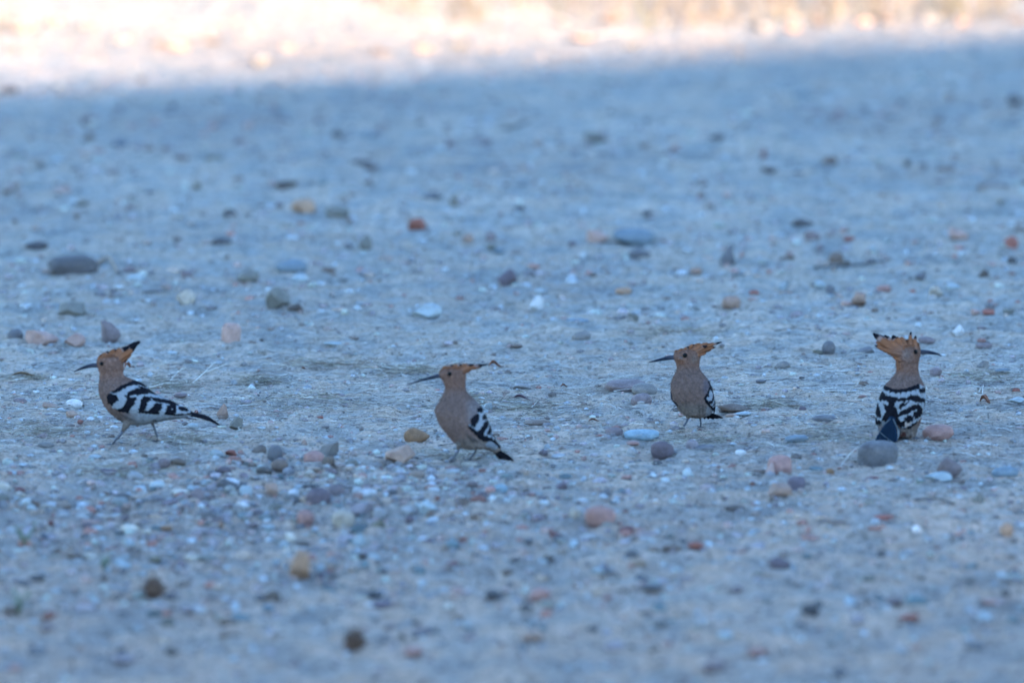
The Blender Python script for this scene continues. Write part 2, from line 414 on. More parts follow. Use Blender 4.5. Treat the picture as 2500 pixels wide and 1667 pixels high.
# x centre, y base, width, height in photo pixels, colour, shape, label (or None)
ST = [
 # named, larger stones
 (174,676,122,50,'dark slate','cobble','large dark grey oblong cobble lying far left behind the first bird'),
 (1548,597,108,38,'blue','flat','long blue-grey cobble, largest stone of the middle distance, beside a pale pink one'),
 (1457,596,60,34,'pink','wedge','pale pink stone touching the left end of the long blue-grey cobble'),
 (1560,632,56,24,'slate','flat','flat slate pebble just in front of the long blue-grey cobble'),
 (2145,1142,98,58,'slate','cobble','big rounded grey boulder in front of the tail of the rightmost bird'),
 (2290,1073,80,34,'rose','round','rose-orange rounded stone at the right foot of the rightmost bird'),
 (1017,1083,64,36,'ochre','wedge','smooth ochre brown wedge stone left of the second bird'),
 (978,1137,78,46,'tan','angular','beige angular block with dark underside, left of the second bird'),
 (898,1143,42,38,'tan','cone','tan pointed stone standing left of the beige angular block'),
 (1530,957,112,30,'mauve','round','long slate-mauve cobble behind the two grey pebbles beside the third bird'),
 (1575,966,66,28,'grey','round','smooth grey pebble leaning on the long slate-mauve cobble'),
 (1567,990,54,27,'mauve','round','mauve-grey pebble lowest of the three stones left of the third bird'),
 (1567,1075,88,26,'bright blue','flat','bright pale blue flat stone below left of the third bird'),
 (1500,1065,46,22,'mauve','round','dull rose pebble touching the left end of the bright pale blue stone'),
 (1617,1116,58,36,'purple','round','blue-purple domed pebble in front of the third bird'),
 (1546,1086,34,10,'rose','flat','small rose pebble half buried under the bright pale blue stone'),
 (1017,567,50,38,'rust','angular','rust-red angular rock standing alone in the middle distance'),
 (1239,695,52,34,'purple','cone','purple triangular stone pointing up behind the second bird'),
 (1310,757,34,30,'white','angular','bright white chalky stone behind the second bird'),
 (267,838,58,50,'mauve','wedge','egg-shaped mauve-grey stone standing just behind the crest of the first bird'),
 (564,840,48,46,'pink','cobble','round pink pebble right of and behind the first bird'),
 (101,842,84,34,'pink','wedge','pale stone with a pink lower edge left of the egg-shaped mauve-grey stone'),
 (180,846,56,30,'pink','angular','low pinkish stone between the pale pink-edged stone and the egg-shaped one'),
 (37,832,42,26,'slate','round','slate-blue pebble near the left edge beside the pale pink-edged stone'),
 (451,745,50,36,'beige','angular','pale beige angular stone up behind the back of the first bird'),
 (680,757,64,50,'olive grey','angular','olive-grey broken rock in the left middle distance'),
 (722,760,44,18,'dark brown','wedge','dark brown wedge against the right side of the olive-grey broken rock'),
 (172,777,72,36,'olive grey','block','squat olive-grey stone with pale top above the egg-shaped mauve-grey stone'),
 (712,672,86,34,'blue','flat','broad blue-grey stone above the olive-grey broken rock'),
 (732,690,44,20,'pale blue','round','pale blue pebble tucked in front of the broad blue-grey stone'),
 (603,690,58,28,'olive grey','wedge','grey-green wedge stone left of the broad blue-grey stone'),
 (1040,778,78,34,'pale blue','angular','pale blue-grey stone behind the bill of the second bird'),
 (1777,652,40,46,'slate','cone','slate egg-shaped stone standing in the right middle distance'),
 (1766,616,20,12,'pink','round','tiny pink pebble just behind the slate egg-shaped stone'),
 (741,520,58,30,'orange','block','orange-tan brick-like stone in the upper left'),
 (824,530,62,26,'olive grey','flat','olive-grey pebble just right of the orange-tan brick-like stone'),
 (695,458,60,20,'dark brown','flat','dark brown elongated stone above the orange-tan brick-like stone'),
 (1448,352,56,34,'olive grey','block','dark grey-green blurred stone in the upper middle'),
 (2190,402,62,54,'slate','cone','tall slate triangular rock in the upper right'),
 (2024,405,46,28,'brown','cone','brown-grey stone left of the tall slate triangular rock'),
 (1962,556,58,24,'dark slate','wedge','dark slate mound-shaped stone right of centre in the middle distance'),
 (2465,608,46,28,'rust','wedge','red-brown wedge stone at the right edge of the middle distance'),
 (2338,587,54,28,'pink','angular','pale pink angular stone left of the red-brown wedge stone'),
 (2097,746,42,30,'tan','block','brownish cube-like stone above the third and fourth birds'),
 (1786,753,50,28,'tan','round','tan-grey rounded pebble above the third bird'),
 (2288,728,40,28,'beige','angular','pale beige rough stone above the rightmost bird'),
 (2340,818,28,24,'white','cone','white pointed pebble right of the crest of the rightmost bird'),
 (2024,864,34,28,'slate','round','round blue-grey pebble between the third and fourth birds'),
 (1998,866,28,12,'olive','flat','olive pebble touching the round blue-grey pebble'),
 (1910,901,42,20,'grey','cone','grey stone with a sharp brown point right of the third bird'),
 (1795,1006,86,22,'brown','wedge','long brown slab just behind the tail of the third bird'),
 (1815,1016,48,11,'pale blue','flat','pale flat chip under the long brown slab'),
 (1785,1019,28,10,'tan','round','small tan pebble under the left end of the long brown slab'),
 (2010,1034,70,22,'slate','flat','long slate flat stone left of the rightmost bird'),
 (576,1047,36,26,'olive grey','angular','grey-olive stone just past the tail tip of the first bird'),
 (543,1022,30,32,'tan','cone','brown triangular stone behind the tail tip of the first bird'),
 (470,1046,26,14,'pale blue','round','pale blue chip under the tail of the first bird'),
 (181,995,42,22,'white','round','chalky white pebble in front of the breast of the first bird'),
 (97,1026,26,30,'white','cone','small white upright chip left of the first bird'),
 (125,1001,58,18,'tan','angular','flat tan-brown stone left of the chalky white pebble'),
 (48,986,34,16,'mauve','round','mauve-brown pebble near the left edge left of the first bird'),
 (178,1020,36,18,'tan','angular','crumbly tan stone below the chalky white pebble'),
 (564,1113,32,20,'rust','angular','bright rust-red chip below the tail of the first bird'),
 (672,1125,40,34,'slate','round','slate pebble with a dark hollow left of the cluster of rose stones'),
 (683,1149,44,26,'brown','round','brown pebble in front of the slate pebble with the dark hollow'),
 (766,1136,54,32,'rose','round','rose-pink pebble half covered by the tan-grey slab'),
 (806,1122,50,44,'grey','angular','tan-grey rounded slab leaning on the rose-pink pebble'),
 (777,1233,62,40,'purple','round','dull purple domed cobble below the rose-pink pebble'),
 (818,1216,46,30,'mauve','round','mauve stone touching the right of the dull purple domed cobble'),
 (757,1196,52,15,'charcoal','flat','near black flat stone above the dull purple domed cobble'),
 (553,1199,50,28,'dark slate','wedge','slate stone with black underside in the left foreground'),
 (600,1214,34,26,'pale blue','round','pale teal pebble right of the slate stone with black underside'),
 (592,1245,36,22,'white','wedge','white pebble in front of the pale teal pebble'),
 (661,1210,36,28,'tan','block','reddish brown block right of the pale teal pebble'),
 (744,1280,46,32,'rose','round','rose-brown rounded pebble below the dull purple domed cobble'),
 (838,1286,56,38,'beige','round','beige rounded pebble right of the rose-brown rounded pebble'),
 (500,1315,84,26,'lilac','wedge','long lilac stone with rust lower edge in the left foreground'),
 (733,1412,58,62,'orange','block','tall pale orange blurred stone in the left foreground'),
 (738,1352,58,18,'pale grey','flat','pale slab resting behind the tall pale orange blurred stone'),
 (1466,1284,78,46,'rose','round','large salmon-pink stone in the centre foreground'),
 (1404,1271,28,30,'beige','round','beige pebble left of the large salmon-pink stone'),
 (1530,1300,40,16,'dark red','flat','dark red-brown chip right of the large salmon-pink stone'),
 (1120,1238,54,24,'brown','wedge','brown wedge-shaped stone below the feet of the second bird'),
 (1046,1256,48,32,'pale blue','angular','whitish stone left of the brown wedge-shaped stone'),
 (1050,1262,20,18,'brown','cone','small brown point leaning on the whitish stone'),
 (996,1256,32,20,'pale grey','round','pale round-topped pebble left of the whitish stone'),
 (1000,1276,24,18,'purple','round','dark violet pebble just below the pale round-topped pebble'),
 (925,1298,44,28,'olive','wedge','dark olive wedge in the foreground right of the beige rounded pebble'),
 (886,1256,60,30,'lilac','angular','mottled lilac stone above the dark olive wedge'),
 (1222,1203,36,22,'bright blue','round','small bright pale-blue pebble below the second bird'),
 (1103,1343,40,24,'teal','round','teal pebble in the centre foreground'),
 (1429,1170,38,20,'dark slate','cone','dark slate pointed pebble right of and below the second bird'),
 (1372,1198,36,22,'purple','wedge','brown-purple wedge left below the dark slate pointed pebble'),
 (1480,1212,28,22,'slate','cone','slate pebble with a pale blue top right of the brown-purple wedge'),
 (1905,1158,62,42,'rose','round','rose-pink rounded stone at the back of the cluster on the right'),
 (1880,1163,26,30,'pink','cone','pale pink stone on the left of the rose-pink rounded stone'),
 (1845,1160,56,14,'brown','flat','flat brown stone left of the rose-pink rounded stone'),
 (1944,1196,46,28,'purple','block','purple-brown stone in the middle of the cluster on the right'),
 (1915,1174,24,14,'charcoal','round','small black pebble inside the cluster on the right'),
 (1903,1216,66,32,'tan','block','brown-pink block at the front of the cluster on the right'),
 (2130,1174,34,12,'dark red','flat','near-black maroon chip below the big rounded grey boulder'),
 (2027,1163,22,20,'ochre','round','ochre pebble right of the cluster of rose stones on the right'),
 (2320,1166,66,46,'mauve','wedge','mauve-grey wedge stone right of the big rounded grey boulder'),
 (2292,1178,72,26,'pale blue','wedge','pale teal stone in front of the mauve-grey wedge stone'),
 (2456,1170,68,30,'blue','flat','blue-teal flat stone at the right edge below the birds'),
 (2389,1231,34,26,'olive grey','cone','dark grey-olive mound in the right foreground'),
 (2458,1312,36,32,'orange','round','pale orange stone caught by the strip of sun at the right edge'),
 (1905,1392,56,30,'purple','wedge','blue-purple blurred stone in the right foreground'),
 (1930,1528,38,30,'pale grey','round','pale round blurred stone near the bottom right of centre'),
 (1978,1500,44,26,'dark slate','round','dark slate blurred stone above the pale round blurred stone'),
 (2237,1478,60,24,'teal','flat','teal blurred stone in the lower right'),
 (1202,1461,34,22,'dark slate','round','dark slate blurred pebble in the lower centre'),
 (1319,1466,54,28,'rose','round','dull rose blurred stone right of the dark slate blurred pebble'),
 (1946,1081,60,20,'blue','flat','slate-blue stone lying between the third and fourth birds feet'),
 (291,362,42,24,'deep blue','round','deep blue pebble in the upper left'),
 (2478,254,42,24,'dark slate','wedge','near black blurred stone at the upper right edge'),
]
# unnamed smaller ones: labels are worked out from colour, shape and neighbours
SS = """20 232 50 24 dark_slate flat;213 300 34 20 purple round;220 341 24 18 brown round;330 366 20 18 lilac round;365 369 24 14 brown round;408 368 30 14 mauve flat;443 389 40 15 mauve flat;523 393 50 16 olive flat
582 352 24 18 purple round;635 381 34 26 pale_grey cone;823 336 32 20 dark_slate flat;99 411 18 18 dark_slate round;135 401 44 20 pale_blue flat;42 381 50 14 slate flat;183 417 22 12 slate round;273 426 34 12 mauve flat
154 469 40 14 pink flat;17 473 20 14 brown round;197 503 38 14 olive flat;481 461 18 20 olive round;789 453 22 18 teal round;560 526 34 16 dark_slate flat;367 475 30 12 slate flat;315 513 30 16 mauve wedge
322 489 18 14 mauve round;186 535 16 13 brown round;587 503 14 12 slate round;682 506 20 14 mauve round;546 298 22 12 mauve flat;678 296 34 13 mauve flat;777 299 22 12 mauve flat;290 269 24 12 mauve flat;422 263 22 12 slate flat
898 336 44 20 blue flat;924 326 28 16 mauve round;1026 306 20 16 dark_slate round;1099 361 26 22 purple round;1180 353 52 16 mauve wedge;1338 346 22 18 blue round;1468 381 20 12 slate round;1581 299 16 14 slate round
1491 277 16 13 slate round;1209 253 18 12 slate round;882 401 50 14 dark_slate flat;905 413 40 11 mauve flat;1650 366 32 12 rust flat;1576 361 18 10 slate flat;1056 486 56 20 slate wedge;1108 506 26 40 olive_grey cone
1267 513 32 14 dark_slate wedge;1377 505 22 10 slate flat;1281 413 22 8 rust flat;1578 525 28 12 slate flat;1753 343 36 18 dark_slate round;1864 386 16 26 dark_red cone;1878 423 42 20 dark_slate wedge;2216 404 16 16 charcoal round
2253 411 24 16 dark_slate round;2311 421 50 18 brown flat;2407 259 24 14 brown wedge;1957 239 46 16 teal flat;1996 281 24 12 mauve flat;2118 274 16 14 slate round;2283 298 16 14 brown round;2269 339 20 10 blue flat
1996 307 20 12 pale_blue round;2430 466 90 19 brown flat;2476 437 16 14 deep_blue round;2428 431 24 14 slate round;2444 499 14 12 olive round;1953 416 16 12 teal round;2347 441 20 12 brown round;2083 445 16 10 slate round;2297 448 26 12 lilac round
89 609 58 20 dark_slate flat;291 676 15 12 charcoal round;331 689 50 20 pale_blue flat;316 666 34 14 mauve flat;454 683 38 24 mauve angular;542 601 54 22 dark_slate wedge;800 669 42 20 brown angular
638 836 14 9 charcoal round;616 840 24 8 brown flat;820 846 60 12 pale_blue flat;440 971 36 12 mauve flat;782 1023 18 8 rust flat;479 1009 10 8 rust round;195 1034 14 10 rust round
890 609 38 32 olive_grey cone;849 606 22 12 slate round;1141 594 32 24 tan wedge;1043 576 22 12 dark_slate round;1197 589 30 22 mauve angular;1200 609 22 12 olive round;1218 619 30 12 blue flat;1393 553 24 16 pale_grey round
1398 604 20 16 purple round;1276 743 15 10 dark_brown round;1522 719 42 18 orange flat;1627 736 22 10 brown flat;1515 788 38 20 slate angular;1545 786 28 24 olive_grey angular;1411 789 62 12 blue flat;1420 833 48 24 grey round
1261 849 28 10 brown flat;1312 1039 66 15 brown flat;1315 950 14 8 rust round;1190 1005 34 24 pale_blue angular;1272 953 50 22 pale_grey angular;1985 591 42 26 mauve wedge;2073 588 30 12 rust flat;2065 571 24 12 brown flat
2002 611 20 10 mauve flat;1811 627 10 16 rose cone;1921 636 38 14 brown wedge;2042 646 38 28 brown round;2068 646 18 9 dark_brown flat;1700 669 32 16 tan round;1880 669 22 10 rust flat;1926 667 26 9 purple flat;2471 643 24 16 dark_slate round
2402 677 28 18 dark_brown cone;2490 569 34 12 brown flat;2247 681 30 16 slate angular;1842 721 26 13 rust flat;1840 737 28 11 pink flat;1914 707 28 20 pale_blue angular;2003 704 30 20 pale_blue wedge;2025 716 28 22 slate angular
2067 747 36 14 pink wedge;2159 713 38 18 rose flat;2228 716 18 9 rust flat;2327 709 38 20 pale_blue wedge;2136 763 20 11 brown round;2382 768 30 14 pink wedge;2413 771 34 16 rust block;2464 764 30 14 olive_grey round
2396 807 24 12 mauve angular;2262 839 44 18 mauve round;2403 851 42 15 mauve flat;2397 835 24 10 rose flat;2116 864 48 18 slate wedge;2400 901 30 20 grey angular;2285 918 32 20 mauve round;2450 909 40 10 blue flat
2109 944 26 14 brown round;2067 943 46 10 pale_grey flat;1857 934 30 8 slate flat;1958 925 14 6 charcoal flat;1960 1006 20 14 purple round;2481 959 20 12 rust round;2480 984 46 16 pale_blue angular;103 1071 28 14 mauve wedge
112 1093 42 14 grey flat;29 1183 22 16 dark_brown cone;271 1071 18 12 brown round;338 1079 20 18 olive cone;400 1141 32 22 mauve round;741 1091 18 18 tan cone;457 1243 50 9 rust flat;475 1226 50 32 mauve angular
536 1289 22 16 orange round;404 1294 38 12 ochre flat;106 1316 20 14 deep_blue round;124 1281 16 12 dark_red round;737 1334 42 14 dark_brown flat;422 1399 36 12 dark_red flat;793 1436 24 22 slate round;658 1461 22 16 dark_brown round
655 1491 30 16 blue flat;223 1491 30 20 dark_slate round;297 1506 28 16 dark_slate round;380 1371 32 14 olive flat;120 1541 36 18 mauve round;619 1286 26 12 mauve flat;506 1369 60 16 olive_grey flat;193 1223 20 12 rust round
85 1237 26 15 brown round;48 1201 28 12 dark_red flat;252 1211 28 12 brown flat;270 1228 22 10 brown flat;425 1176 28 22 rose angular;514 1169 32 8 rust flat;1468 1068 28 8 rust flat;1319 1266 46 12 brown flat
1166 1266 40 16 brown wedge;927 1263 34 26 pale_grey angular;1110 1383 46 14 dark_red flat;876 1336 34 32 pale_blue cone;881 1363 36 14 dark_brown flat;1024 1405 28 20 teal round;936 1403 28 16 dark_brown round
1272 1301 36 12 rose flat;1354 1311 34 14 dark_red wedge;1290 1326 24 14 slate round;1340 1368 32 14 dark_brown wedge;1241 1403 32 14 brown round;1641 1346 52 18 brown wedge;1577 1506 36 16 brown flat;900 1456 72 15 dark_slate flat
925 1486 72 20 purple flat;1117 1519 26 18 brown round;1720 1103 52 18 slate flat;1690 1101 32 26 lilac round;1808 1114 28 16 white round;1992 1149 36 10 teal flat;1793 1246 52 13 dark_brown flat;2158 1269 52 14 rust flat
2048 1281 56 12 brown flat;1877 1316 42 18 rose wedge;1980 1323 52 18 rose wedge;1700 1341 42 20 rust round;2152 1363 24 20 dark_slate round;2237 1299 24 16 white round;2183 1477 42 20 mauve round;2222 1514 52 16 rust flat
2435 1476 82 14 rose flat;1712 1536 42 28 pale_grey round;718 1633 32 22 mauve round;2047 1651 42 26 slate angular;1372 1030 22 9 pale_grey flat;1210 1066 22 9 brown flat;1468 1130 22 10 mauve flat;1100 1130 16 10 brown cone;1530 1169 28 10 rose flat
1045 1330 46 16 purple flat;1438 1318 40 16 pale_grey round;1745 1640 60 26 mauve flat;1500 1590 50 24 lilac round;2360 1420 44 18 grey flat;2120 1420 36 18 olive_grey round;1460 1400 34 16 pale_blue round;1300 1565 60 24 tan flat
1850 1600 50 20 rose flat;2380 1590 56 22 slate flat;2200 1600 46 22 pale_grey round;480 1500 50 22 pale_grey flat;560 1560 54 20 brown flat;300 1620 60 24 lilac flat;90 1600 50 22 slate flat;1010 1600 50 22 rose flat;420 1600 40 18 dark_brown flat
1590 1440 60 18 slate flat;1800 1450 40 18 mauve flat;60 1440 40 24 dark_slate angular;30 1500 50 24 brown angular"""
for ln in SS.replace('\n', ';').split(';'):
    a = ln.split()
    ST.append((float(a[0]), float(a[1]), float(a[2]), float(a[3]), a[4].replace('_', ' '), a[5], None))

LM = [(x, y, l) for x, y, w, h, c, k, l in ST if l]
LM_SHORT = {
 'large dark grey oblong cobble': 0, }
BIRD_PX = [(330, 1000, 'the walking first bird'), (1110, 1010, 'the second bird'), (1710, 960, 'the third bird'), (2190, 950, 'the rightmost bird')]
SHORTS = [(174,650,'the large dark oblong cobble'),(1548,585,'the long blue-grey cobble'),(2145,1110,'the big rounded grey boulder'),(1017,550,'the rust-red angular rock'),
 (1239,680,'the purple triangular stone'),(1310,740,'the bright white chalky stone'),(564,820,'the round pink pebble'),(680,740,'the olive-grey broken rock'),(1777,630,'the slate egg-shaped stone'),
 (741,505,'the orange-tan brick-like stone'),(1448,335,'the dark grey-green blurred stone'),(2190,380,'the tall slate triangular rock'),(1962,545,'the dark slate mound-shaped stone'),(2465,595,'the red-brown wedge stone'),
 (2097,730,'the brownish cube-like stone'),(2340,805,'the white pointed pebble'),(777,1215,'the dull purple domed cobble'),(500,1300,'the long lilac stone'),(733,1385,'the tall pale orange stone'),
 (1466,1260,'the large salmon-pink stone'),(1103,1330,'the teal pebble'),(1905,1140,'the rose cluster on the right'),(2320,1145,'the mauve-grey wedge stone'),(1905,1380,'the blue-purple blurred stone'),
 (291,350,'the deep blue pebble'),(1120,1225,'the brown wedge-shaped stone'),(1319,1450,'the dull rose blurred stone'),(1978,1490,'the dark slate blurred stone'),(2237,1468,'the teal blurred stone'),
 (181,985,'the chalky white pebble'),(553,1185,'the slate stone with black underside'),(1017,1070,'the smooth ochre wedge stone'),(1617,1100,'the blue-purple domed pebble'),(375,1440,'the left brown burr'),(865,1570,'the lower brown burr'),
 (2458,1300,'the sunlit orange stone'),(2478,245,'the near black blurred stone')] + BIRD_PX
used = set(s[6] for s in ST if s[6])
def direction(dx, dy):
    a = ''
    if abs(dy) > 0.5 * abs(dx): a = 'above' if dy < 0 else 'below'
    b = ''
    if abs(dx) > 0.5 * abs(dy): b = 'left of' if dx < 0 else 'right of'
    far = math.hypot(dx, dy)
    q = 'just ' if far < 60 else ('well ' if far > 150 else '')
    if a and b: return q + a + ' and ' + b
    return q + (a or b)
def auto_label(x, y, w, h, col, kind):
    size = 'tiny ' if w < 20 else ('small ' if w < 36 else '')
    ordr = sorted(SHORTS, key=lambda s: (s[0] - x) ** 2 + (s[1] - y) ** 2)
    cands = []
    for s in ordr[:3]:
        cands.append('%s%s %s %s %s' % (size, col, WORD[kind], direction(x - s[0], y - s[1]), s[2]))
    s, s2 = ordr[0], ordr[1]
    cands.append('%s%s %s between %s and %s' % (size, col, WORD[kind], s[2], s2[2]))
    zone = 'upper blurred ground' if y < 500 else ('sharp middle ground' if y < 1150 else 'blurred foreground')
    third = 'left' if x < 833 else ('centre' if x < 1667 else 'right')
    cands.append('%s%s %s %s %s, %s' % (size, col, WORD[kind], direction(x - s[0], y - s[1]), s[2], zone))
    for c in cands:
        if c not in used and len(c.split()) <= 16:
            used.add(c); return c
    c = cands[0] + ', %s part' % third
    used.add(c); return c

def put_stone(x, y, w, h, col, kind, label, group='pebbles and stones scattered over the sandy yard'):
    p, s = ground(x, y)
    wx = w * s / 2
    dy = wx * (0.85 if kind != 'flat' else 0.75)
    vis = max(h * s * 0.98 - 2 * dy * 0.16 * 0.5, h * s * 0.55)
    cz = vis / 1.62 * (1.22 if h >= 26 else 1.1) * (.8 if y < 520 else 1)
    nm = {'flat': 'pebble', 'round': 'pebble'}.get(kind, 'stone')
    vi = rnd.randrange(5)
    if label and kind == 'wedge' and ('ochre' in label or 'pink' in label or 'white underside' in label): vi = WEDGE_L[vi % len(WEDGE_L)]
    o = bpy.data.objects.new(nm, SM[kind][vi])
    C.objects.link(o)
    cy = p.y + dy * 0.8
    z = float(H(p.x, p.y))
    o.location = (p.x, cy, z + cz * 0.62)
    o.scale = (wx, dy, cz)
    yaw = rnd.uniform(-0.35, 0.35)
    if kind in ('round', 'flat', 'block', 'angular') and rnd.random() < 0.5: yaw += math.pi
    o.rotation_euler = (rnd.uniform(-.08, .08), rnd.uniform(-.1, .1), yaw)
    kf = .2 if y < 520 else .15
    c = COL[col]; c = tuple(a * (1 - kf) + b * kf for a, b in zip(c, (.40, .33, .29))); c = (c[0] * (.88 if col in ('pink', 'rose', 'rust', 'tan') else .80), c[1] * .77, c[2] * .75) if col not in ('blue', 'teal', 'pale blue', 'bright blue', 'deep blue') else c; v = rnd.uniform(0.85, 1.1)
    o.color = (min(c[0] * v, .9), min(c[1] * v, .9), min(c[2] * v, .9), 1)
    tag(o, label, nm, group)
    return o
for x, y, w, h, c, k, l in ST:
    put_stone(x, y, w, h, c, k, l or auto_label(x, y, w, h, c, k))
# sunlit rubble beyond the shadow line, brown ones coloured dark as shadow spots
lit = [(60,70,60,28),(22,120,44,20),(210,66,50,26),(130,60,40,30),(385,30,36,22),(300,100,70,30),(430,38,60,28),(520,100,44,20),(640,60,50,34),(700,70,46,24),(930,66,70,26),
       (1120,110,40,22),(1030,118,46,24),(1490,48,50,30),(1370,52,44,24),(1420,90,60,22),(1706,52,40,26),(1865,52,44,28),(1935,44,40,26),(1995,46,40,26),(2037,26,34,26),(2110,56,50,26),(2165,44,44,28),(2270,48,36,26),(2350,52,40,24),(2480,46,44,22),(1540,110,40,16)]
ORD = 'first second third fourth fifth sixth seventh eighth ninth tenth eleventh twelfth thirteenth fourteenth fifteenth sixteenth seventeenth eighteenth nineteenth twentieth'.split()
for i, (x, y, w, h) in enumerate(lit):
    row = [q for q in lit if (q[1] < 62) == (y < 62)]; k = sorted(row).index((x, y, w, h)) + 1
    put_stone(x, y + 8, w, h, ('tan', 'brown', 'grey')[i % 3], ('round', 'angular', 'block')[i % 3],
              'blurred sunlit stone, %s from the left of those nearest %s' % (ORD[k - 1], 'the dry grass' if y < 62 else 'the shadow edge'), group='sunlit stones beyond the shadow edge')

# ------------------------------------------------------------------ gravel and grit (uncountable)
def make_gravel():
    n = 42000
    px = rng.uniform(-90, 2590, n * 2); py = rng.uniform(-40, 1760, n * 2)
    # density: sparse in the upper shade, rich in the lower left and the sunlit strip
    dens = 0.09 + 0.10 * ((py > 180) & (py < 800)) + 0.5 * np.exp(-((py - 1250) / 230) ** 2) * (0.35 + 0.65 * np.exp(-((px - 600) / 800) ** 2)) + 0.25 * (py < 130) + 0.16 * np.exp(-((py - 1000) / 120) ** 2)
    keep = rng.rand(n * 2) < np.clip(dens, 0, 1)
    px = px[keep][:n]; py = py[keep][:n]; n = len(px)
    dx = (px - 1250) / FPX; cy = -(py - 833.5) / FPX
    dY = math.cos(PITCH) + cy * math.sin(PITCH); dZ = -math.sin(PITCH) + cy * math.cos(PITCH)
    t = -CAM_H / dZ; X = dx * t; Y = dY * t
    clump = vnoise(X / 0.25, Y / 0.5, 21) + 0.5
    size = 0.0014 + 0.0070 * rng.rand(n) ** 4.0 + 0.003 * (clump > 0.62) * rng.rand(n)
    size *= np.where(py < 140, 1.1, 1.0)
    size *= np.where((py > 150) & (py < 780), 1.5, 1.0)
    size *= np.where((py > 1130) & (py < 1500), 1.25, 1.0)
    Z = Hfine(X, Y)
    k = len(IV1)
    base = IV1[None] * (1 + 0.35 * (rng.rand(n, k, 1) - .5))
    a = rng.uniform(0, 6.28, n); sc = np.stack([size * rng.uniform(.8, 1.5, n), size * rng.uniform(.7, 1.2, n), size * rng.uniform(.35, .85, n)], -1)
    P = base * sc[:, None, :]
    ca, sa = np.cos(a)[:, None], np.sin(a)[:, None]
    x = P[..., 0] * ca - P[..., 1] * sa; y = P[..., 0] * sa + P[..., 1] * ca
    V = np.stack([x + X[:, None], y + Y[:, None], P[..., 2] + Z[:, None] + sc[:, 2:3] * 0.25], -1).reshape(-1, 3)
    F = (IF1[None] + (np.arange(n) * k)[:, None, None]).reshape(-1, 3)
    pal = np.array([COL[c] for c in ('slate', 'grey', 'dark slate', 'mauve', 'pale grey', 'brown', 'tan', 'beige', 'pale blue', 'olive grey', 'dark brown', 'lilac', 'beige', 'grey', 'pale grey', 'rose', 'grey', 'slate', 'brown', 'mauve', 'rust', 'white')])
    pal = pal * 0.68 + np.array((.42, .34, .30)) * 0.32; pal = np.minimum(pal, .38) * .88
    ci = pal[rng.randint(0, len(pal), n)] * rng.uniform(.75, 1.3, (n, 1))
    ci = np.clip(np.where((py < 150)[:, None], np.array(COL['tan']) * rng.uniform(.3, 1.1, (n, 1)), ci), 0, .9)
    cols = np.repeat(ci, k, axis=0)
    o = fast_mesh('gravel', V, F, M_gravel, cols)
    tag(o, 'fine mixed gravel and grit strewn over the sand', kind='stuff')
def icosa():
    return ico(1)
IV1, IF1 = icosa()
make_gravel()

def make_coarse():
    n = 1900
    BV, BF = ico(2); k = len(BV)
    px = np.concatenate([rng.normal(620, 520, n), rng.uniform(-60, 2560, n // 3)]); py = np.concatenate([rng.normal(1270, 110, n), rng.uniform(1130, 1600, n // 3)])
    ok = (py > 1110) & (py < 1640) & (px > -80) & (px < 2580); px, py = px[ok], py[ok]
    X, Y = px_to_xy(px, py); n = len(px)
    ok = (vnoise(X / .16, Y / .22, 61) > -.12) | (rng.rand(n) < .3); X, Y = X[ok], Y[ok]; n = len(X)
    size = 0.0035 + 0.012 * rng.rand(n) ** 3
    B = BV[None] * (1 + .0 * rng.rand(n, 1, 1))
    # each one a lumpy, cut pebble
    for _ in range(5):
        nn = rng.normal(size=(n, 3)); nn /= np.linalg.norm(nn, axis=1, keepdims=True); d = rng.uniform(.45, .85, (n, 1))
        sd = np.einsum('nkj,nj->nk', B, nn) - d; sd = np.maximum(sd, 0); B = B - sd[..., None] * nn[:, None]
    sc = np.stack([size * rng.uniform(.9, 1.6, n), size * rng.uniform(.7, 1.2, n), size * rng.uniform(.5, 1.0, n)], -1)
    P = B * sc[:, None]; a = rng.uniform(0, 6.28, n); ca, sa = np.cos(a)[:, None], np.sin(a)[:, None]
    V = np.stack([P[..., 0] * ca - P[..., 1] * sa + X[:, None], P[..., 0] * sa + P[..., 1] * ca + Y[:, None], P[..., 2] + Hfine(X, Y)[:, None] + sc[:, 2:3] * .2], -1).reshape(-1, 3)
    F = (BF[None] + (np.arange(n) * k)[:, None, None]).reshape(-1, 3)
    pal = np.array([COL[c] for c in ('slate', 'grey', 'grey', 'mauve', 'brown', 'tan', 'beige', 'rose', 'olive grey', 'lilac', 'purple', 'pale grey', 'teal', 'dark slate', 'rust', 'pale blue')])
    ci = (pal[rng.randint(0, len(pal), n)] * .74 + np.array((.36, .29, .24)) * .26) * rng.uniform(.5, 1.05, (n, 1))
    o = fast_mesh('coarse_gravel', V, F, M_gravel, np.repeat(ci, k, axis=0))
    tag(o, 'coarser dusty mixed gravel thick in the foreground', kind='stuff')

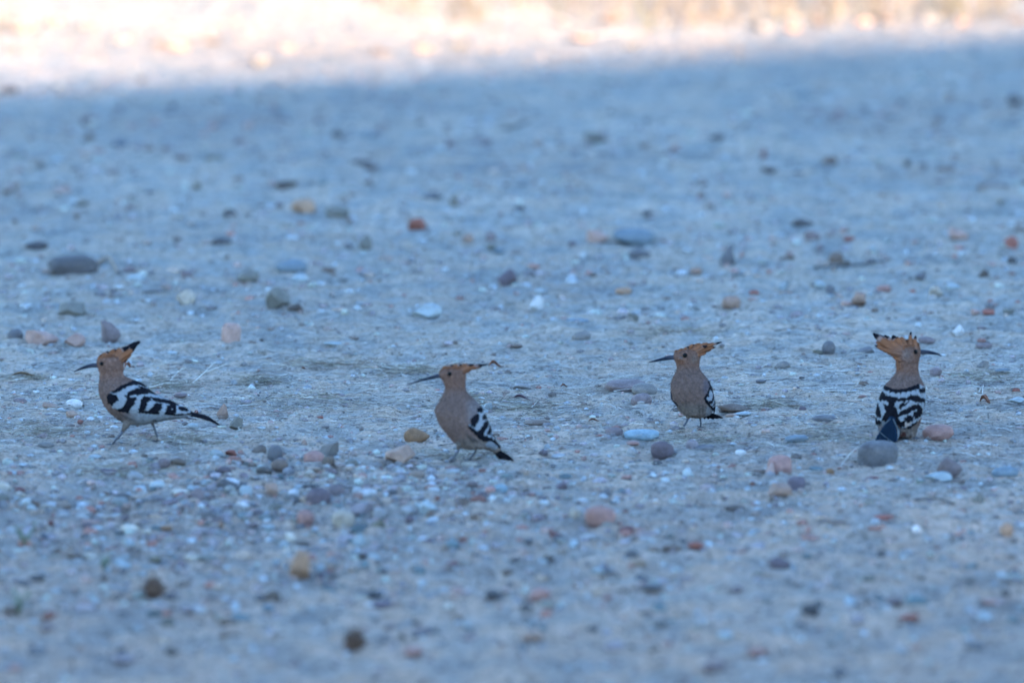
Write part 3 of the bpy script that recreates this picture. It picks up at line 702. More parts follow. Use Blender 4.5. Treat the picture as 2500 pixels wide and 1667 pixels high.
def ribbon_batch(name, X, Y, Z, ang, length, width, tilt, cols, mat, label, bend=0.15):
    """thin 3-sided stalks, 3 sections"""
    n = len(X); t = np.array([0, .5, 1.0])
    dirx, diry = np.cos(ang) * np.cos(tilt), np.sin(ang) * np.cos(tilt); dirz = np.sin(tilt)
    bx, by = -np.sin(ang), np.cos(ang)
    b = rng.uniform(-bend, bend, n)
    V = np.zeros((n, 3, 3, 3))
    for i, tt in enumerate(t):
        off = b * length * (4 * tt * (1 - tt))
        cx = X + dirx * length * (tt - .0) + bx * off; cyy = Y + diry * length * tt + by * off; cz = Z + dirz * length * tt + np.abs(off) * 0.3
        w = width * (1 - 0.6 * tt)
        for j in range(3):
            q = j * 2.094
            V[:, i, j, 0] = cx + bx * w * math.cos(q); V[:, i, j, 1] = cyy + by * w * math.cos(q); V[:, i, j, 2] = cz + w * math.sin(q)
    F = []
    for i in range(2):
        for j in range(3):
            F.append([i * 3 + j, i * 3 + (j + 1) % 3, (i + 1) * 3 + (j + 1) % 3, (i + 1) * 3 + j])
    F = (np.array(F)[None] + (np.arange(n) * 9)[:, None, None]).reshape(-1, 4)
    o = fast_mesh(name, V.reshape(-1, 3), F, mat, np.repeat(cols, 9, axis=0))
    tag(o, label, kind='stuff')
    return o

def px_to_xy(px, py):
    dx = (px - 1250) / FPX; cy = -(py - 833.5) / FPX
    dY = math.cos(PITCH) + cy * math.sin(PITCH); dZ = -math.sin(PITCH) + cy * math.cos(PITCH)
    t = -CAM_H / dZ
    return dx * t, dY * t

make_coarse()
n = 17000
px = rng.uniform(-60, 2560, n); py = np.clip(rng.normal(1000, 150, n), 560, 1640)
X, Y = px_to_xy(px, py)
cc = np.array([(.60, .54, .46), (.45, .38, .30), (.12, .10, .09), (.70, .66, .60), (.25, .18, .13)])[rng.choice(5, n, p=[.30, .16, .30, .14, .10])] * rng.uniform(.8, 1.15, (n, 1))
ribbon_batch('straw_litter', X, Y, Hfine(X, Y) + 0.0025, rng.uniform(0, 6.28, n), 0.006 + 0.060 * rng.rand(n) ** 3, 0.0003 + 0.00055 * rng.rand(n) ** 2, rng.uniform(-.02, .12, n), cc, M_straw,
             'tiny bits of pale straw and dark twig littering the sand')
# matted patches of straw and dark stalks
cl = [(790,885,120,9),(630,925,60,10),(1000,902,90,12),(760,985,160,22),(1150,985,120,26),(1290,995,80,20),(60,915,60,9),(1700,1080,110,14),(410,930,60,12),(1870,1012,80,7),(2400,945,80,14),(450,1085,100,12),(2010,1085,120,16),(1130,1120,120,10),(100,1060,100,18),(300,1170,140,16),(1650,820,140,12)]
q = np.array(cl)[rng.randint(0, len(cl), 4600)]; n = len(q)
X, Y = px_to_xy(q[:, 0] + q[:, 2] * rng.normal(0, .5, n), q[:, 1] + q[:, 3] * rng.normal(0, .6, n))
cc = np.array([(.55, .48, .38), (.36, .29, .20), (.14, .11, .085), (.24, .17, .12), (.20, .19, .12)])[rng.choice(5, n, p=[.22, .24, .26, .16, .12])] * rng.uniform(.8, 1.15, (n, 1))
ribbon_batch('straw_mat', X, Y, Hfine(X, Y) + 0.003, rng.uniform(0, 6.28, n), 0.012 + 0.05 * rng.rand(n) ** 2, 0.0003 + 0.0005 * rng.rand(n), rng.uniform(-.03, .16, n), cc, M_straw,
             'matted patches of dry straw and dark stalks on the sand', 0.25)
# dry grass on the far sunny bank
n = 17000
Y = 21.9 + 6 * rng.rand(n) ** 1.6; X = rng.uniform(-4.5, 4.5, n)
keep = (vnoise(X / .35, Y / .4, 31) + 0.14 * (X > 0.2) - 0.25 * (Y < 22.5) * (X < -.2) > -0.02)
X, Y = X[keep], Y[keep]; n = len(X)
cc = np.array([(.24, .16, .09), (.18, .12, .08), (.12, .085, .06), (.15, .14, .06), (.34, .25, .16)])[rng.randint(0, 5, n)] * rng.uniform(.7, 1.2, (n, 1))
ribbon_batch('dry_grass', X, Y, Hfine(X, Y) - .005, rng.uniform(0, 6.28, n), rng.uniform(.05, .22, n), np.full(n, .0022), rng.uniform(.9, 1.5, n), cc, M_straw,
             'dry yellow grass stalks on the sunny bank beyond the yard', 0.2)

# ------------------------------------------------------------------ tubes, blades, lofts
def tube(name, pts, radii, mat, parent=None, seg=8, cols=None):
    V, F, cl = [], [], []
    for i, p in enumerate(pts):
        p = Vector(p)
        a = Vector(pts[max(i - 1, 0)]); b = Vector(pts[min(i + 1, len(pts) - 1)])
        t = (b - a).normalized()
        u = t.cross(Vector((0, 0, 1)))
        if u.length < 0.05: u = t.cross(Vector((0, 1, 0)))
        u.normalize(); v = t.cross(u)
        for k in range(seg):
            q = 2 * math.pi * k / seg
            V.append(tuple(p + (u * math.cos(q) + v * math.sin(q)) * radii[i]))
            if cols: cl.append(cols[i])
    for i in range(len(pts) - 1):
        for k in range(seg):
            F.append((i * seg + k, i * seg + (k + 1) % seg, (i + 1) * seg + (k + 1) % seg, (i + 1) * seg + k))
    F.append(tuple(range(seg))[::-1]); F.append(tuple(range((len(pts) - 1) * seg, len(pts) * seg)))
    return mesh_obj(name, V, F, mat, parent, cols=np.array(cl) if cols else None)

def join_geo(parts):
    V, F = [], []
    for v, f in parts:
        k = len(V); V += v; F += [tuple(i + k for i in q) for q in f]
    return V, F

def tube_geo(pts, radii, seg=7):
    V, F = [], []
    for i, p in enumerate(pts):
        p = Vector(p)
        a = Vector(pts[max(i - 1, 0)]); b = Vector(pts[min(i + 1, len(pts) - 1)])
        t = (b - a).normalized(); u = t.cross(Vector((0, 0, 1)))
        if u.length < 0.05: u = t.cross(Vector((0, 1, 0)))
        u.normalize(); v = t.cross(u)
        for k in range(seg):
            q = 2 * math.pi * k / seg
            V.append(tuple(p + (u * math.cos(q) + v * math.sin(q)) * radii[i]))
    for i in range(len(pts) - 1):
        for k in range(seg):
            F.append((i * seg + k, i * seg + (k + 1) % seg, (i + 1) * seg + (k + 1) % seg, (i + 1) * seg + k))
    F.append(tuple(range(seg))[::-1]); F.append(tuple(range((len(pts) - 1) * seg, len(pts) * seg)))
    return V, F

def catmull(P, n):
    P = np.array(P, dtype=float); m = len(P)
    T = np.linspace(0, m - 1, n); out = []
    for t in T:
        i = min(int(t), m - 2); f = t - i
        p0, p1, p2, p3 = P[max(i - 1, 0)], P[i], P[i + 1], P[min(i + 2, m - 1)]
        out.append(0.5 * ((2 * p1) + (-p0 + p2) * f + (2 * p0 - 5 * p1 + 4 * p2 - p3) * f * f + (-p0 + 3 * p1 - 3 * p2 + p3) * f ** 3))
    return np.array(out)

def inpoly(x, z, poly):
    x = np.asarray(x); z = np.asarray(z); ins = np.zeros(x.shape, bool)
    m = len(poly); j = m - 1
    for i in range(m):
        xi, zi = poly[i]; xj, zj = poly[j]
        c = ((zi > z) != (zj > z))
        with np.errstate(divide='ignore', invalid='ignore'):
            xx = (xj - xi) * (z - zi) / ((zj - zi) if zj != zi else 1e-9) + xi
        ins ^= c & (x < xx); j = i
    return ins

def polydist(x, z, poly):
    d = np.full(np.shape(x), 1e9); m = len(poly)
    for i in range(m):
        ax, az = poly[i]; bx, bz = poly[(i + 1) % m]
        vx, vz = bx - ax, bz - az; L = vx * vx + vz * vz + 1e-9
        t = np.clip(((x - ax) * vx + (z - az) * vz) / L, 0, 1)
        d = np.minimum(d, np.hypot(x - ax - t * vx, z - az - t * vz))
    return d

TAN = np.array((0.148, 0.092, 0.073)); HEAD = np.array((0.185, 0.098, 0.069)); ORG = np.array((0.235, 0.092, 0.045))
WHT = np.array((0.24, 0.245, 0.25)); BLK = np.array((0.006, 0.006, 0.008)); BELLY = np.array((0.19, 0.15, 0.125)); GREYW = np.array((0.12, 0.10, 0.09))

def soft(c, X, Z, pol, col, amt=.8, w=12):
    d = polydist(X, Z, pol); d = np.where(inpoly(X, Z, pol), -d, d)
    return blend(c, np.array(col) * np.ones(c.shape), sstep(w, -w * .6, d) * amt)

class Bird:
    def __init__(s, label, zoom, off, anchor, group='hoopoes foraging on the stony ground'):
        # zoom: working px per photo px; off: photo px of the crop corner; anchor: working px of the ground contact
        s.grow = 7; s.zoom = zoom; s.a = anchor; s.wings = []; s.spec = []
        p, mp = ground(off[0] + anchor[0] / zoom, off[1] + anchor[1] / zoom)
        s.s = mp / zoom; s.root = bpy.data.objects.new('hoopoe', None); C.objects.link(s.root)
        p.z += 0.004; s.root.location = p
        tag(s.root, label, 'bird', group)
        s.origin = p
    def P(s, x, z, y=0.0):
        return Vector(((x - s.a[0]) * s.s, y * s.s, (s.a[1] - z) * s.s))
    def body(s, rings, colf, nr=150, ns=112):
        A = catmull([(f[0], f[1], d[0], d[1], w, (yc[0] if yc else 0)) for f, d, w, *yc in rings], nr)
        ph = np.linspace(0, 2 * np.pi, ns, endpoint=False)
        cx = (A[:, 0] + A[:, 2]) / 2; cz = (A[:, 1] + A[:, 3]) / 2
        mx = (A[:, 0] - A[:, 2]) / 2; mz = (A[:, 1] - A[:, 3]) / 2
        co = np.cos(ph); si = np.sin(ph)
        X = cx[:, None] + mx[:, None] * co; Z = cz[:, None] + mz[:, None] * co; Yy = A[:, 5][:, None] + A[:, 4][:, None] * si
        # soft feather lumps
        lx = 5.0 * vnoise(X / 26, Z / 38 + 5 * si, 41) + 3.0 * vnoise(X / 11, Z / 17 + 9 * si, 42)
        X = X + lx * co * np.sign(mx)[:, None]; Yy = Yy + lx * si
        V = np.stack([(X - s.a[0]) * s.s, Yy * s.s, (s.a[1] - Z) * s.s], -1)
        s.V = V; s.X = X; s.Z = Z; s.Yy = Yy; s.si = si[None].repeat(nr, 0)
        idx = np.arange(nr * ns).reshape(nr, ns)
        nx = np.roll(idx, -1, axis=1)
        F = np.stack([idx[:-1], nx[:-1], nx[1:], idx[1:]], -1).reshape(-1, 4)
        s.F = F; s.colf = colf
        cols = colf(X, Z, s.si).reshape(-1, 3)
        faces = F.tolist(); faces.append(list(range(ns))[::-1]); faces.append(idx[-1].tolist())
        s.bodyo = mesh_obj('body', V.reshape(-1, 3), faces, M_plume, s.root, cols=cols)
        me = s.bodyo.data
        nn = np.zeros(len(me.vertices) * 3, np.float32); me.vertices.foreach_get('normal', nn); s.Nn = nn.reshape(nr, ns, 3)
        c = V.mean(axis=1, keepdims=True)
        if np.mean(np.sum((V - c) * s.Nn, -1)) < 0:
            me.flip_normals(); s.Nn = -s.Nn
    def wing(s, poly, black, base=WHT, side=-1, thick=16, name='wing', extra=()):
        """shell lifted off the body inside poly; black: list of polygons painted as black bars"""
        s.wings.append((poly, side, thick)); s.spec.append((poly, black, base, side, extra))
        sel = inpoly(s.X, s.Z, poly) & (s.si * side > -0.06)
        vf = sel.reshape(-1)
        keep = vf[s.F].all(axis=1)
        F = s.F[keep]
        used_v = np.unique(F); remap = -np.ones(len(vf), int); remap[used_v] = np.arange(len(used_v))
        V = s.V.reshape(-1, 3)[used_v]; NN = s.Nn.reshape(-1, 3)[used_v]
        x = s.X.reshape(-1)[used_v]; z = s.Z.reshape(-1)[used_v]
        d = polydist(x, z, poly)
        lift = (3 + thick * sstep(0, 45, d)) * s.s
        cols = s.paint(x, z, black, base, extra)
        ridge = 1.6 * np.sin(d / 6.0) * s.s
        V = V + NN * (lift + ridge)[:, None]
        # skirt down to the body so the wing has a real edge
        n0 = len(V)
        V2 = s.V.reshape(-1, 3)[used_v] - NN * 2 * s.s
        F1 = remap[F]
        e = {}
        for q in F1:
            for i in range(4):
                a, b = int(q[i]), int(q[(i + 1) % 4]); k = (min(a, b), max(a, b))
                e[k] = None if k in e else (a, b)
        sk = [(b, a, a + n0, b + n0) for v in e.values() if v for a, b in [v]]
        o = mesh_obj(name, np.vstack([V, V2]), F1.tolist() + sk, M_wing, s.root, cols=np.vstack([cols, cols * 0.9]))
        return o
    def feather_coat(s, count, L, W, cover, colour, mat, name, lift=5.0, side=0, seedv=3):
        """small overlapping feathers lying along the body, head to tail"""
        r = np.random.RandomState(seedv)
        nr, ns = s.X.shape
        I = r.randint(6, nr - 8, count * 5); J = r.randint(0, ns, count * 5)
        x, z, si = s.X[I, J], s.Z[I, J], s.si[I, J]
        ok = cover(x, z, si) & (np.hypot(x - s.eyep[0], z - s.eyep[1]) > 34); I, J = I[ok][:count], J[ok][:count]
        x, z, si = s.X[I, J], s.Z[I, J], s.si[I, J]; n = len(I)
        p = s.V[I, J]; nm = s.Nn[I, J]
        t = s.V[np.minimum(I + 3, nr - 1), J] - s.V[np.maximum(I - 3, 0), J]
        t -= nm * np.sum(t * nm, -1, keepdims=True); t /= np.linalg.norm(t, axis=1, keepdims=True) + 1e-9
        b = np.cross(nm, t); b += t * r.uniform(-.25, .25, (n, 1)); 
        l = (L * r.uniform(.75, 1.25, n) * s.s)[:, None]; w = (W * r.uniform(.8, 1.2, n) * s.s)[:, None]; li = lift * s.s
        base = p + nm * (s.lift(x, z, si)[:, None] * s.s)
        P = [base - t * l * .3 - nm * li * .4, base + b * w * .5 + nm * li * .25, base - b * w * .5 + nm * li * .25, base + nm * li * .6, base + t * l * .45 + b * w * .42 + nm * li * .7,
             base + t * l * .45 - b * w * .42 + nm * li * .7, base + t * l * .7 + nm * li * (1.1)]
        V = np.stack(P, 1).reshape(-1, 3)
        F = np.array([(0, 1, 3), (0, 3, 2), (1, 4, 3), (3, 4, 6), (3, 6, 5), (3, 5, 2)])
        F = (F[None] + (np.arange(n) * 7)[:, None, None]).reshape(-1, 3)
        c = colour(x, z, si) * r.uniform(.75, 1.2, (n, 1))
        cols = np.repeat(c, 7, axis=0).reshape(n, 7, 3)
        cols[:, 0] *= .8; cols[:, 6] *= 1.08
        o = mesh_obj(name, V, F.tolist(), mat, s.root, cols=cols.reshape(-1, 3)); o['kind'] = 'stuff'
        return o
    def lift(s, x, z, si):
        h = np.zeros(len(x))
        for poly, side, thick in s.wings:
            m = inpoly(x, z, poly) & (si * side > -.06)
            h[m] = 3 + thick * sstep(0, 45, polydist(x[m], z[m], poly))
        return h
    def in_wing(s, x, z, si):
        m = np.zeros(len(x), bool)
        for poly, side, thick in s.wings: m |= inpoly(x, z, poly) & (si * side > -.06)
        return m
    def coats(s, colf, wingspec):
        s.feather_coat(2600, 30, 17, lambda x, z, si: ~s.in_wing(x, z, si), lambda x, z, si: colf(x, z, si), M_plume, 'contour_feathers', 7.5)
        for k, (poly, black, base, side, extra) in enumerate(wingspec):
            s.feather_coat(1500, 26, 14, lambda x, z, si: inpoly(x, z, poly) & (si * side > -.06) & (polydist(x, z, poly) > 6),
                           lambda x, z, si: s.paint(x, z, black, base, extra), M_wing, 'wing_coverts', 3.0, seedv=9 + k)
    def paint(s, x, z, black, base, extra=()):
        jx = x + 5 * vnoise(x / 6, z / 6, 51); jz = z + 5 * vnoise(x / 5 + 7, z / 7, 52)
        cols = np.tile(np.array(base), (len(x), 1))
        for pol, c in extra:
            cols[inpoly(jx, jz, pol)] = c
        for pol in black:
            m = inpoly(jx, jz, pol) | (polydist(jx, jz, pol) < s.grow)
            cols[m] = BLK * (1 + 0.6 * rng.rand(int(m.sum()), 1))
        return cols
    def blade(s, name, pts, widths, y, mat, colf, thick=3.0, parent=None, tilt=0.0, nrm=(0, -1)):
        """a feather: flat pointed vane along pts in the picture plane, with a raised shaft"""
        n = 22; P = catmull(pts, n); W = np.interp(np.linspace(0, 1, n), np.linspace(0, 1, len(widths)), widths)
        yy = np.interp(np.linspace(0, 1, n), np.linspace(0, 1, len(y)), y) if hasattr(y, '__len__') else np.full(n, float(y))
        V, cl, F = [], [], []
        K = [(-1, 0), (-.5, .7), (0, 1.0), (.5, .7), (1, 0), (.5, -.5), (0, -.7), (-.5, -.5)]
        for i in range(n):
            a = P[max(i - 1, 0)]; b = P[min(i + 1, n - 1)]; t = (b - a) / (np.linalg.norm(b - a) + 1e-9)
            nrm2 = np.array((-t[1], t[0]))
            jag = 1 + 0.10 * math.sin(i * 2.3 + pts[0][0])
            for ku, kt in K:
                q = P[i] + nrm2 * ku * W[i] * jag * math.cos(tilt)
                V.append(tuple(s.P(q[0], q[1], yy[i] - kt * thick + ku * W[i] * math.sin(tilt))))
                cl.append(colf(i / (n - 1), ku))
        m = len(K)
        for i in range(n - 1):
            for k in range(m):
                F.append((i * m + k, i * m + (k + 1) % m, (i + 1) * m + (k + 1) % m, (i + 1) * m + k))
        F.append(tuple(range(m))[::-1]); F.append(tuple(range((n - 1) * m, n * m)))
        return mesh_obj(name, V, F, mat, parent or s.root, cols=np.array(cl))
    def crest(s, feathers, width=34, y0=0):
        """feathers: (base x,z, tip x,z, black share, width factor)"""
        Lm = max(math.hypot(f[2] - f[0], f[3] - f[1]) for f in feathers)
        for i, (bx, bz, tx, tz, bl, wf) in enumerate(feathers):
            side = (-1 if (i % 2 or bl > .08) else 1)
            mx, mz = (bx + tx) / 2 , (bz + tz) / 2
            L = math.hypot(tx - bx, tz - bz)
            # a little bow
            ox, oz = -(tz - bz) / L * 0.05 * L, (tx - bx) / L * 0.05 * L
            tint = ORG * rnd.uniform(0.85, 1.12)
            def colf(t, u, bl=bl, tint=tint):
                if t > 1 - bl: return BLK * 1.5
                if t > 1 - bl - 0.07 and bl > 0.16: return tint * .65 + WHT * 0.4
                return HEAD * (1 - min(t * 2, 1)) + tint * min(t * 2, 1)
            w = width * wf
            s.blade('crest_feather', [(bx, bz), (mx + ox * -1, mz + oz * -1), (tx, tz)], [w * .55, w * .9, w, w * .95, w * .78, w * .25], [y0 + side * 92, y0 + side * (58 + 5 * (i % 3)), y0 + side * ((72 if L < .72 * Lm else 30) if bl > .08 else 4 + 4 * (i % 3))], M_wing, colf, 4)
    def bill(s, pts, radii, y=0):
        n = 18; P = catmull(pts, n); Rr = np.interp(np.linspace(0, 1, n), np.linspace(0, 1, len(radii)), radii)
        V = [tuple(s.P(p[0], p[1], y)) for p in P]
        cols = [tuple(np.array((.06, .06, .075)) * (1 - t) + np.array((.008, .012, .022)) * t) for t in np.clip(np.linspace(0, 2.0, n), 0, 1)]
        return tube('bill', V, [r * s.s for r in Rr], M_bill, s.root, 10, cols)
    def eye(s, x, z, r, side=-1):
        s.eyep = (x, z)
        d = (s.X - x) ** 2 + (s.Z - z) ** 2 + np.where(s.si * side > 0, 0, 1e9)
        k = np.unravel_index(np.argmin(d), d.shape)
        c = Vector(s.V[k]); nrm = Vector(s.Nn[k])
        V = IVe * r * s.s
        o = mesh_obj('eye', V + np.array(c - nrm * r * s.s * 0.12), IFe.tolist(), M_eye, s.root)
        # pale brown lid ring
        return o
    def leg(s, pts, radii, toes, mat=None):
        """pts: (x,z,y) working px; last point is the foot, toes: list of (dx,dy) px flat on the ground"""
        g1 = tube_geo([s.P(x, z, y) for x, z, y in pts], [r * 1.5 * s.s for r in radii], 8)
        fx, fz, fy = pts[-1]
        parts = [g1]
        for dx, dy in toes:
            parts.append(tube_geo([s.P(fx, fz, fy), s.P(fx + dx * .5, fz - 2, fy + dy * .5), s.P(fx + dx, fz + 4, fy + dy)], [8 * s.s, 6.5 * s.s, 3 * s.s], 6))
        V, F = join_geo(parts)
        return mesh_obj('leg', V, F, mat or M_leg, s.root)
    def thigh(s, pts, radii):
        return tube('thigh', [s.P(x, z, y) for x, z, y in pts], [r * s.s for r in radii], M_plume, s.root, 14, [tuple(BELLY * .75)] * len(pts))
IVe, IFe = ico(2)

def blend(a, b, t):
    return a * (1 - t[..., None]) + b * t[..., None]

# ---------------- first bird, walking to the left, in profile
def bird_one():
    b = Bird('crested bird walking left at the far left, striped wing and raised crest', 4.9, (150, 800), (760, 1418))
    def colf(X, Z, si):
        t = sstep(520, 700, Z)
        c = blend(HEAD * np.ones(X.shape + (3,)), TAN * np.ones(X.shape + (3,)), t)
        t2 = sstep(0, 1, (X - 700) / 250) * sstep(900, 1010, Z)
        c = blend(c, WHT * 0.82, t2)
        t3 = sstep(1020, 1110, Z + 0.0 * X) * (1 - sstep(900, 1150, X)) * 0.35
        c = blend(c, GREYW, t3)
        m = inpoly(X, Z, [(430, 400), (470, 372), (560, 352), (680, 345), (745, 395), (770, 420), (780, 250), (400, 250)]); c[m] = ORG * .8
        # dusky flank streaks
        for pol in ([(590, 960), (640, 1010), (720, 1075), (690, 1060), (610, 1000)], [(640, 1000), (760, 1040), (860, 1095), (900, 1110), (840, 1100), (720, 1050)],
                    [(650, 1060), (700, 1090), (760, 1150), (800, 1175), (740, 1150), (680, 1100)], [(1090, 1100), (1150, 1085), (1130, 1120), (1100, 1125)]):
            c = soft(c, X, Z, pol, GREYW * .45)
        # rufous brow and cheek
        m = sstep(0, 60, 60 - np.hypot((X - 540) / 1.3, Z - 500)); c = blend(c, HEAD * 0.7, m * .6)
        return c
    b.body([((575, 296), (600, 296), 10), ((505, 322), (680, 314), 60), ((462, 358), (725, 346), 95), ((441, 400), (742, 392), 115), ((436, 450), (748, 450), 120),
            ((450, 505), (748, 500), 112), ((468, 552), (742, 550), 105), ((468, 610), (760, 595), 110), ((455, 690), (850, 640), 135), ((455, 770), (955, 684), 170),
            ((470, 850), (1055, 760), 190), ((510, 940), (1125, 820), 200), ((570, 1020), (1190, 855), 198), ((660, 1105), (1250, 880), 188), ((780, 1165), (1310, 905), 172),
            ((920, 1187), (1370, 938), 150), ((1060, 1165), (1420, 962), 122), ((1200, 1135), (1470, 984), 95), ((1350, 1112), (1510, 1004), 66), ((1480, 1092), (1545, 1028), 36), ((1550, 1072), (1570, 1044), 16)], colf)
    poly = [(545, 810), (600, 755), (720, 682), (860, 640), (975, 670), (1075, 765), (1150, 810), (1300, 870), (1450, 935), (1560, 1000), (1620, 1045), (1530, 1056), (1380, 1058), (1150, 1034), (940, 1008), (800, 1014), (700, 1000), (620, 950), (560, 890)]
    black = [[(610, 752), (700, 690), (860, 640), (975, 670), (1040, 735), (990, 712), (920, 688), (820, 690), (740, 720), (680, 758), (640, 766)],
             [(780, 800), (830, 750), (920, 730), (960, 745), (930, 712), (990, 735), (1075, 765), (1150, 822), (1060, 790), (960, 790), (880, 792), (800, 812)],
             [(530, 800), (600, 775), (680, 800), (700, 845), (640, 890), (610, 915), (560, 890)],
             [(800, 830), (900, 822), (895, 860), (870, 900), (830, 960), (800, 1014), (700, 1010), (620, 960), (700, 965), (740, 950), (770, 900), (790, 870)],
             [(990, 822), (1070, 838), (1060, 870), (1030, 890), (1010, 940), (985, 985), (1050, 990), (1100, 940), (1130, 905), (1200, 925), (1190, 960), (1165, 985), (1180, 1040), (1020, 1020), (925, 1008), (945, 940), (960, 880)],
             [(1080, 845), (1180, 870), (1300, 905), (1400, 945), (1330, 945), (1270, 915), (1160, 890), (1100, 875)],
             [(1260, 940), (1360, 955), (1350, 975), (1270, 970)], [(1250, 980), (1370, 995), (1340, 1035), (1380, 1045), (1540, 1040), (1540, 1062), (1370, 1062), (1245, 1032)],
             [(1400, 970), (1480, 990), (1500, 1010), (1420, 1000)], [(1530, 1005), (1640, 1045), (1560, 1060)]]
    b.wing(poly, black, side=-1); b.wing(poly, black, side=1)
    # long primaries lying along the lower wing edge, and the tail
    for k, (x0, z0, x1, z1) in enumerate([(1250, 1000, 1560, 1040), (1200, 1020, 1500, 1052), (1150, 1022, 1420, 1056)]):
        for sd in (-1, 1):
            b.blade('flight_feather', [(x0, z0), ((x0 + x1) / 2, (z0 + z1) / 2 + 3), (x1, z1)], [12, 13, 11, 3], [sd * 92 - sd * 10 * k, sd * (40 - 8 * k)], M_wing,
                    lambda t, u, k=k: (BLK * 1.4 if (t < .15 or .3 < t < .55 or t > .72) else WHT), 2.5)
    for k, (dz, yy) in enumerate([(0, 0), (8, -22), (8, 22), (-6, -10), (-4, 12)]):
        b.blade('tail_feather', [(1440, 1040 + dz * .3), (1600, 1060 + dz * .6), (1760, 1105 + dz), (1900 - 14 * k, 1185 + dz * .6 - 5 * k)], [26, 24, 20, 4], [yy * .5, yy], M_wing,
                lambda t, u: (WHT if t < 0.22 else BLK * 1.6), 3)
    b.blade('tail_feather', [(1420, 1085), (1530, 1104), (1640, 1122)], [10, 9, 3], 6, M_wing, lambda t, u: BLK * 1.5, 3)
    b.crest([(470, 410, 486, 330, .10, .7), (500, 400, 575, 283, .22, .75), (540, 400, 662, 262, .14, .95), (560, 400, 740, 262, .05, 1.1), (590, 400, 822, 226, .30, .95), (600, 405, 840, 255, .05, 1.0),
             (610, 410, 950, 174, .34, 1.0), (625, 420, 905, 232, .34, .9), (640, 430, 885, 262, .12, .9), (650, 445, 845, 330, .0, .9), (655, 470, 795, 388, .0, .9), (620, 440, 700, 340, 0, 1.2), (560, 430, 640, 330, 0, 1.2)], 40)
    b.bill([(455, 462), (390, 462), (300, 482), (220, 512), (158, 540)], [30, 27, 22, 14, 4])
    b.eye(497, 430, 27, -1); b.eye(497, 430, 27, 1)
    b.thigh([(800, 1120, -50), (775, 1180, -55), (735, 1255, -60)], [70, 42, 18])
    b.leg([(745, 1240, -60), (705, 1300, -62), (650, 1355, -64), (618, 1405, -66)], [13, 11, 9, 9], [(-95, -10), (-60, -60), (-50, 45), (70, 14)])
    b.thigh([(1060, 1110, 50), (1085, 1160, 52), (1095, 1195, 54)], [55, 28, 14])
    b.leg([(1088, 1175, 54), (1115, 1245, 56), (1142, 1320, 60), (1140, 1388, 64)], [11, 9, 9, 9], [(-80, 5), (-55, 55), (-40, -55), (50, -6)])
    b.coats(b.colf, b.spec)
bird_one()

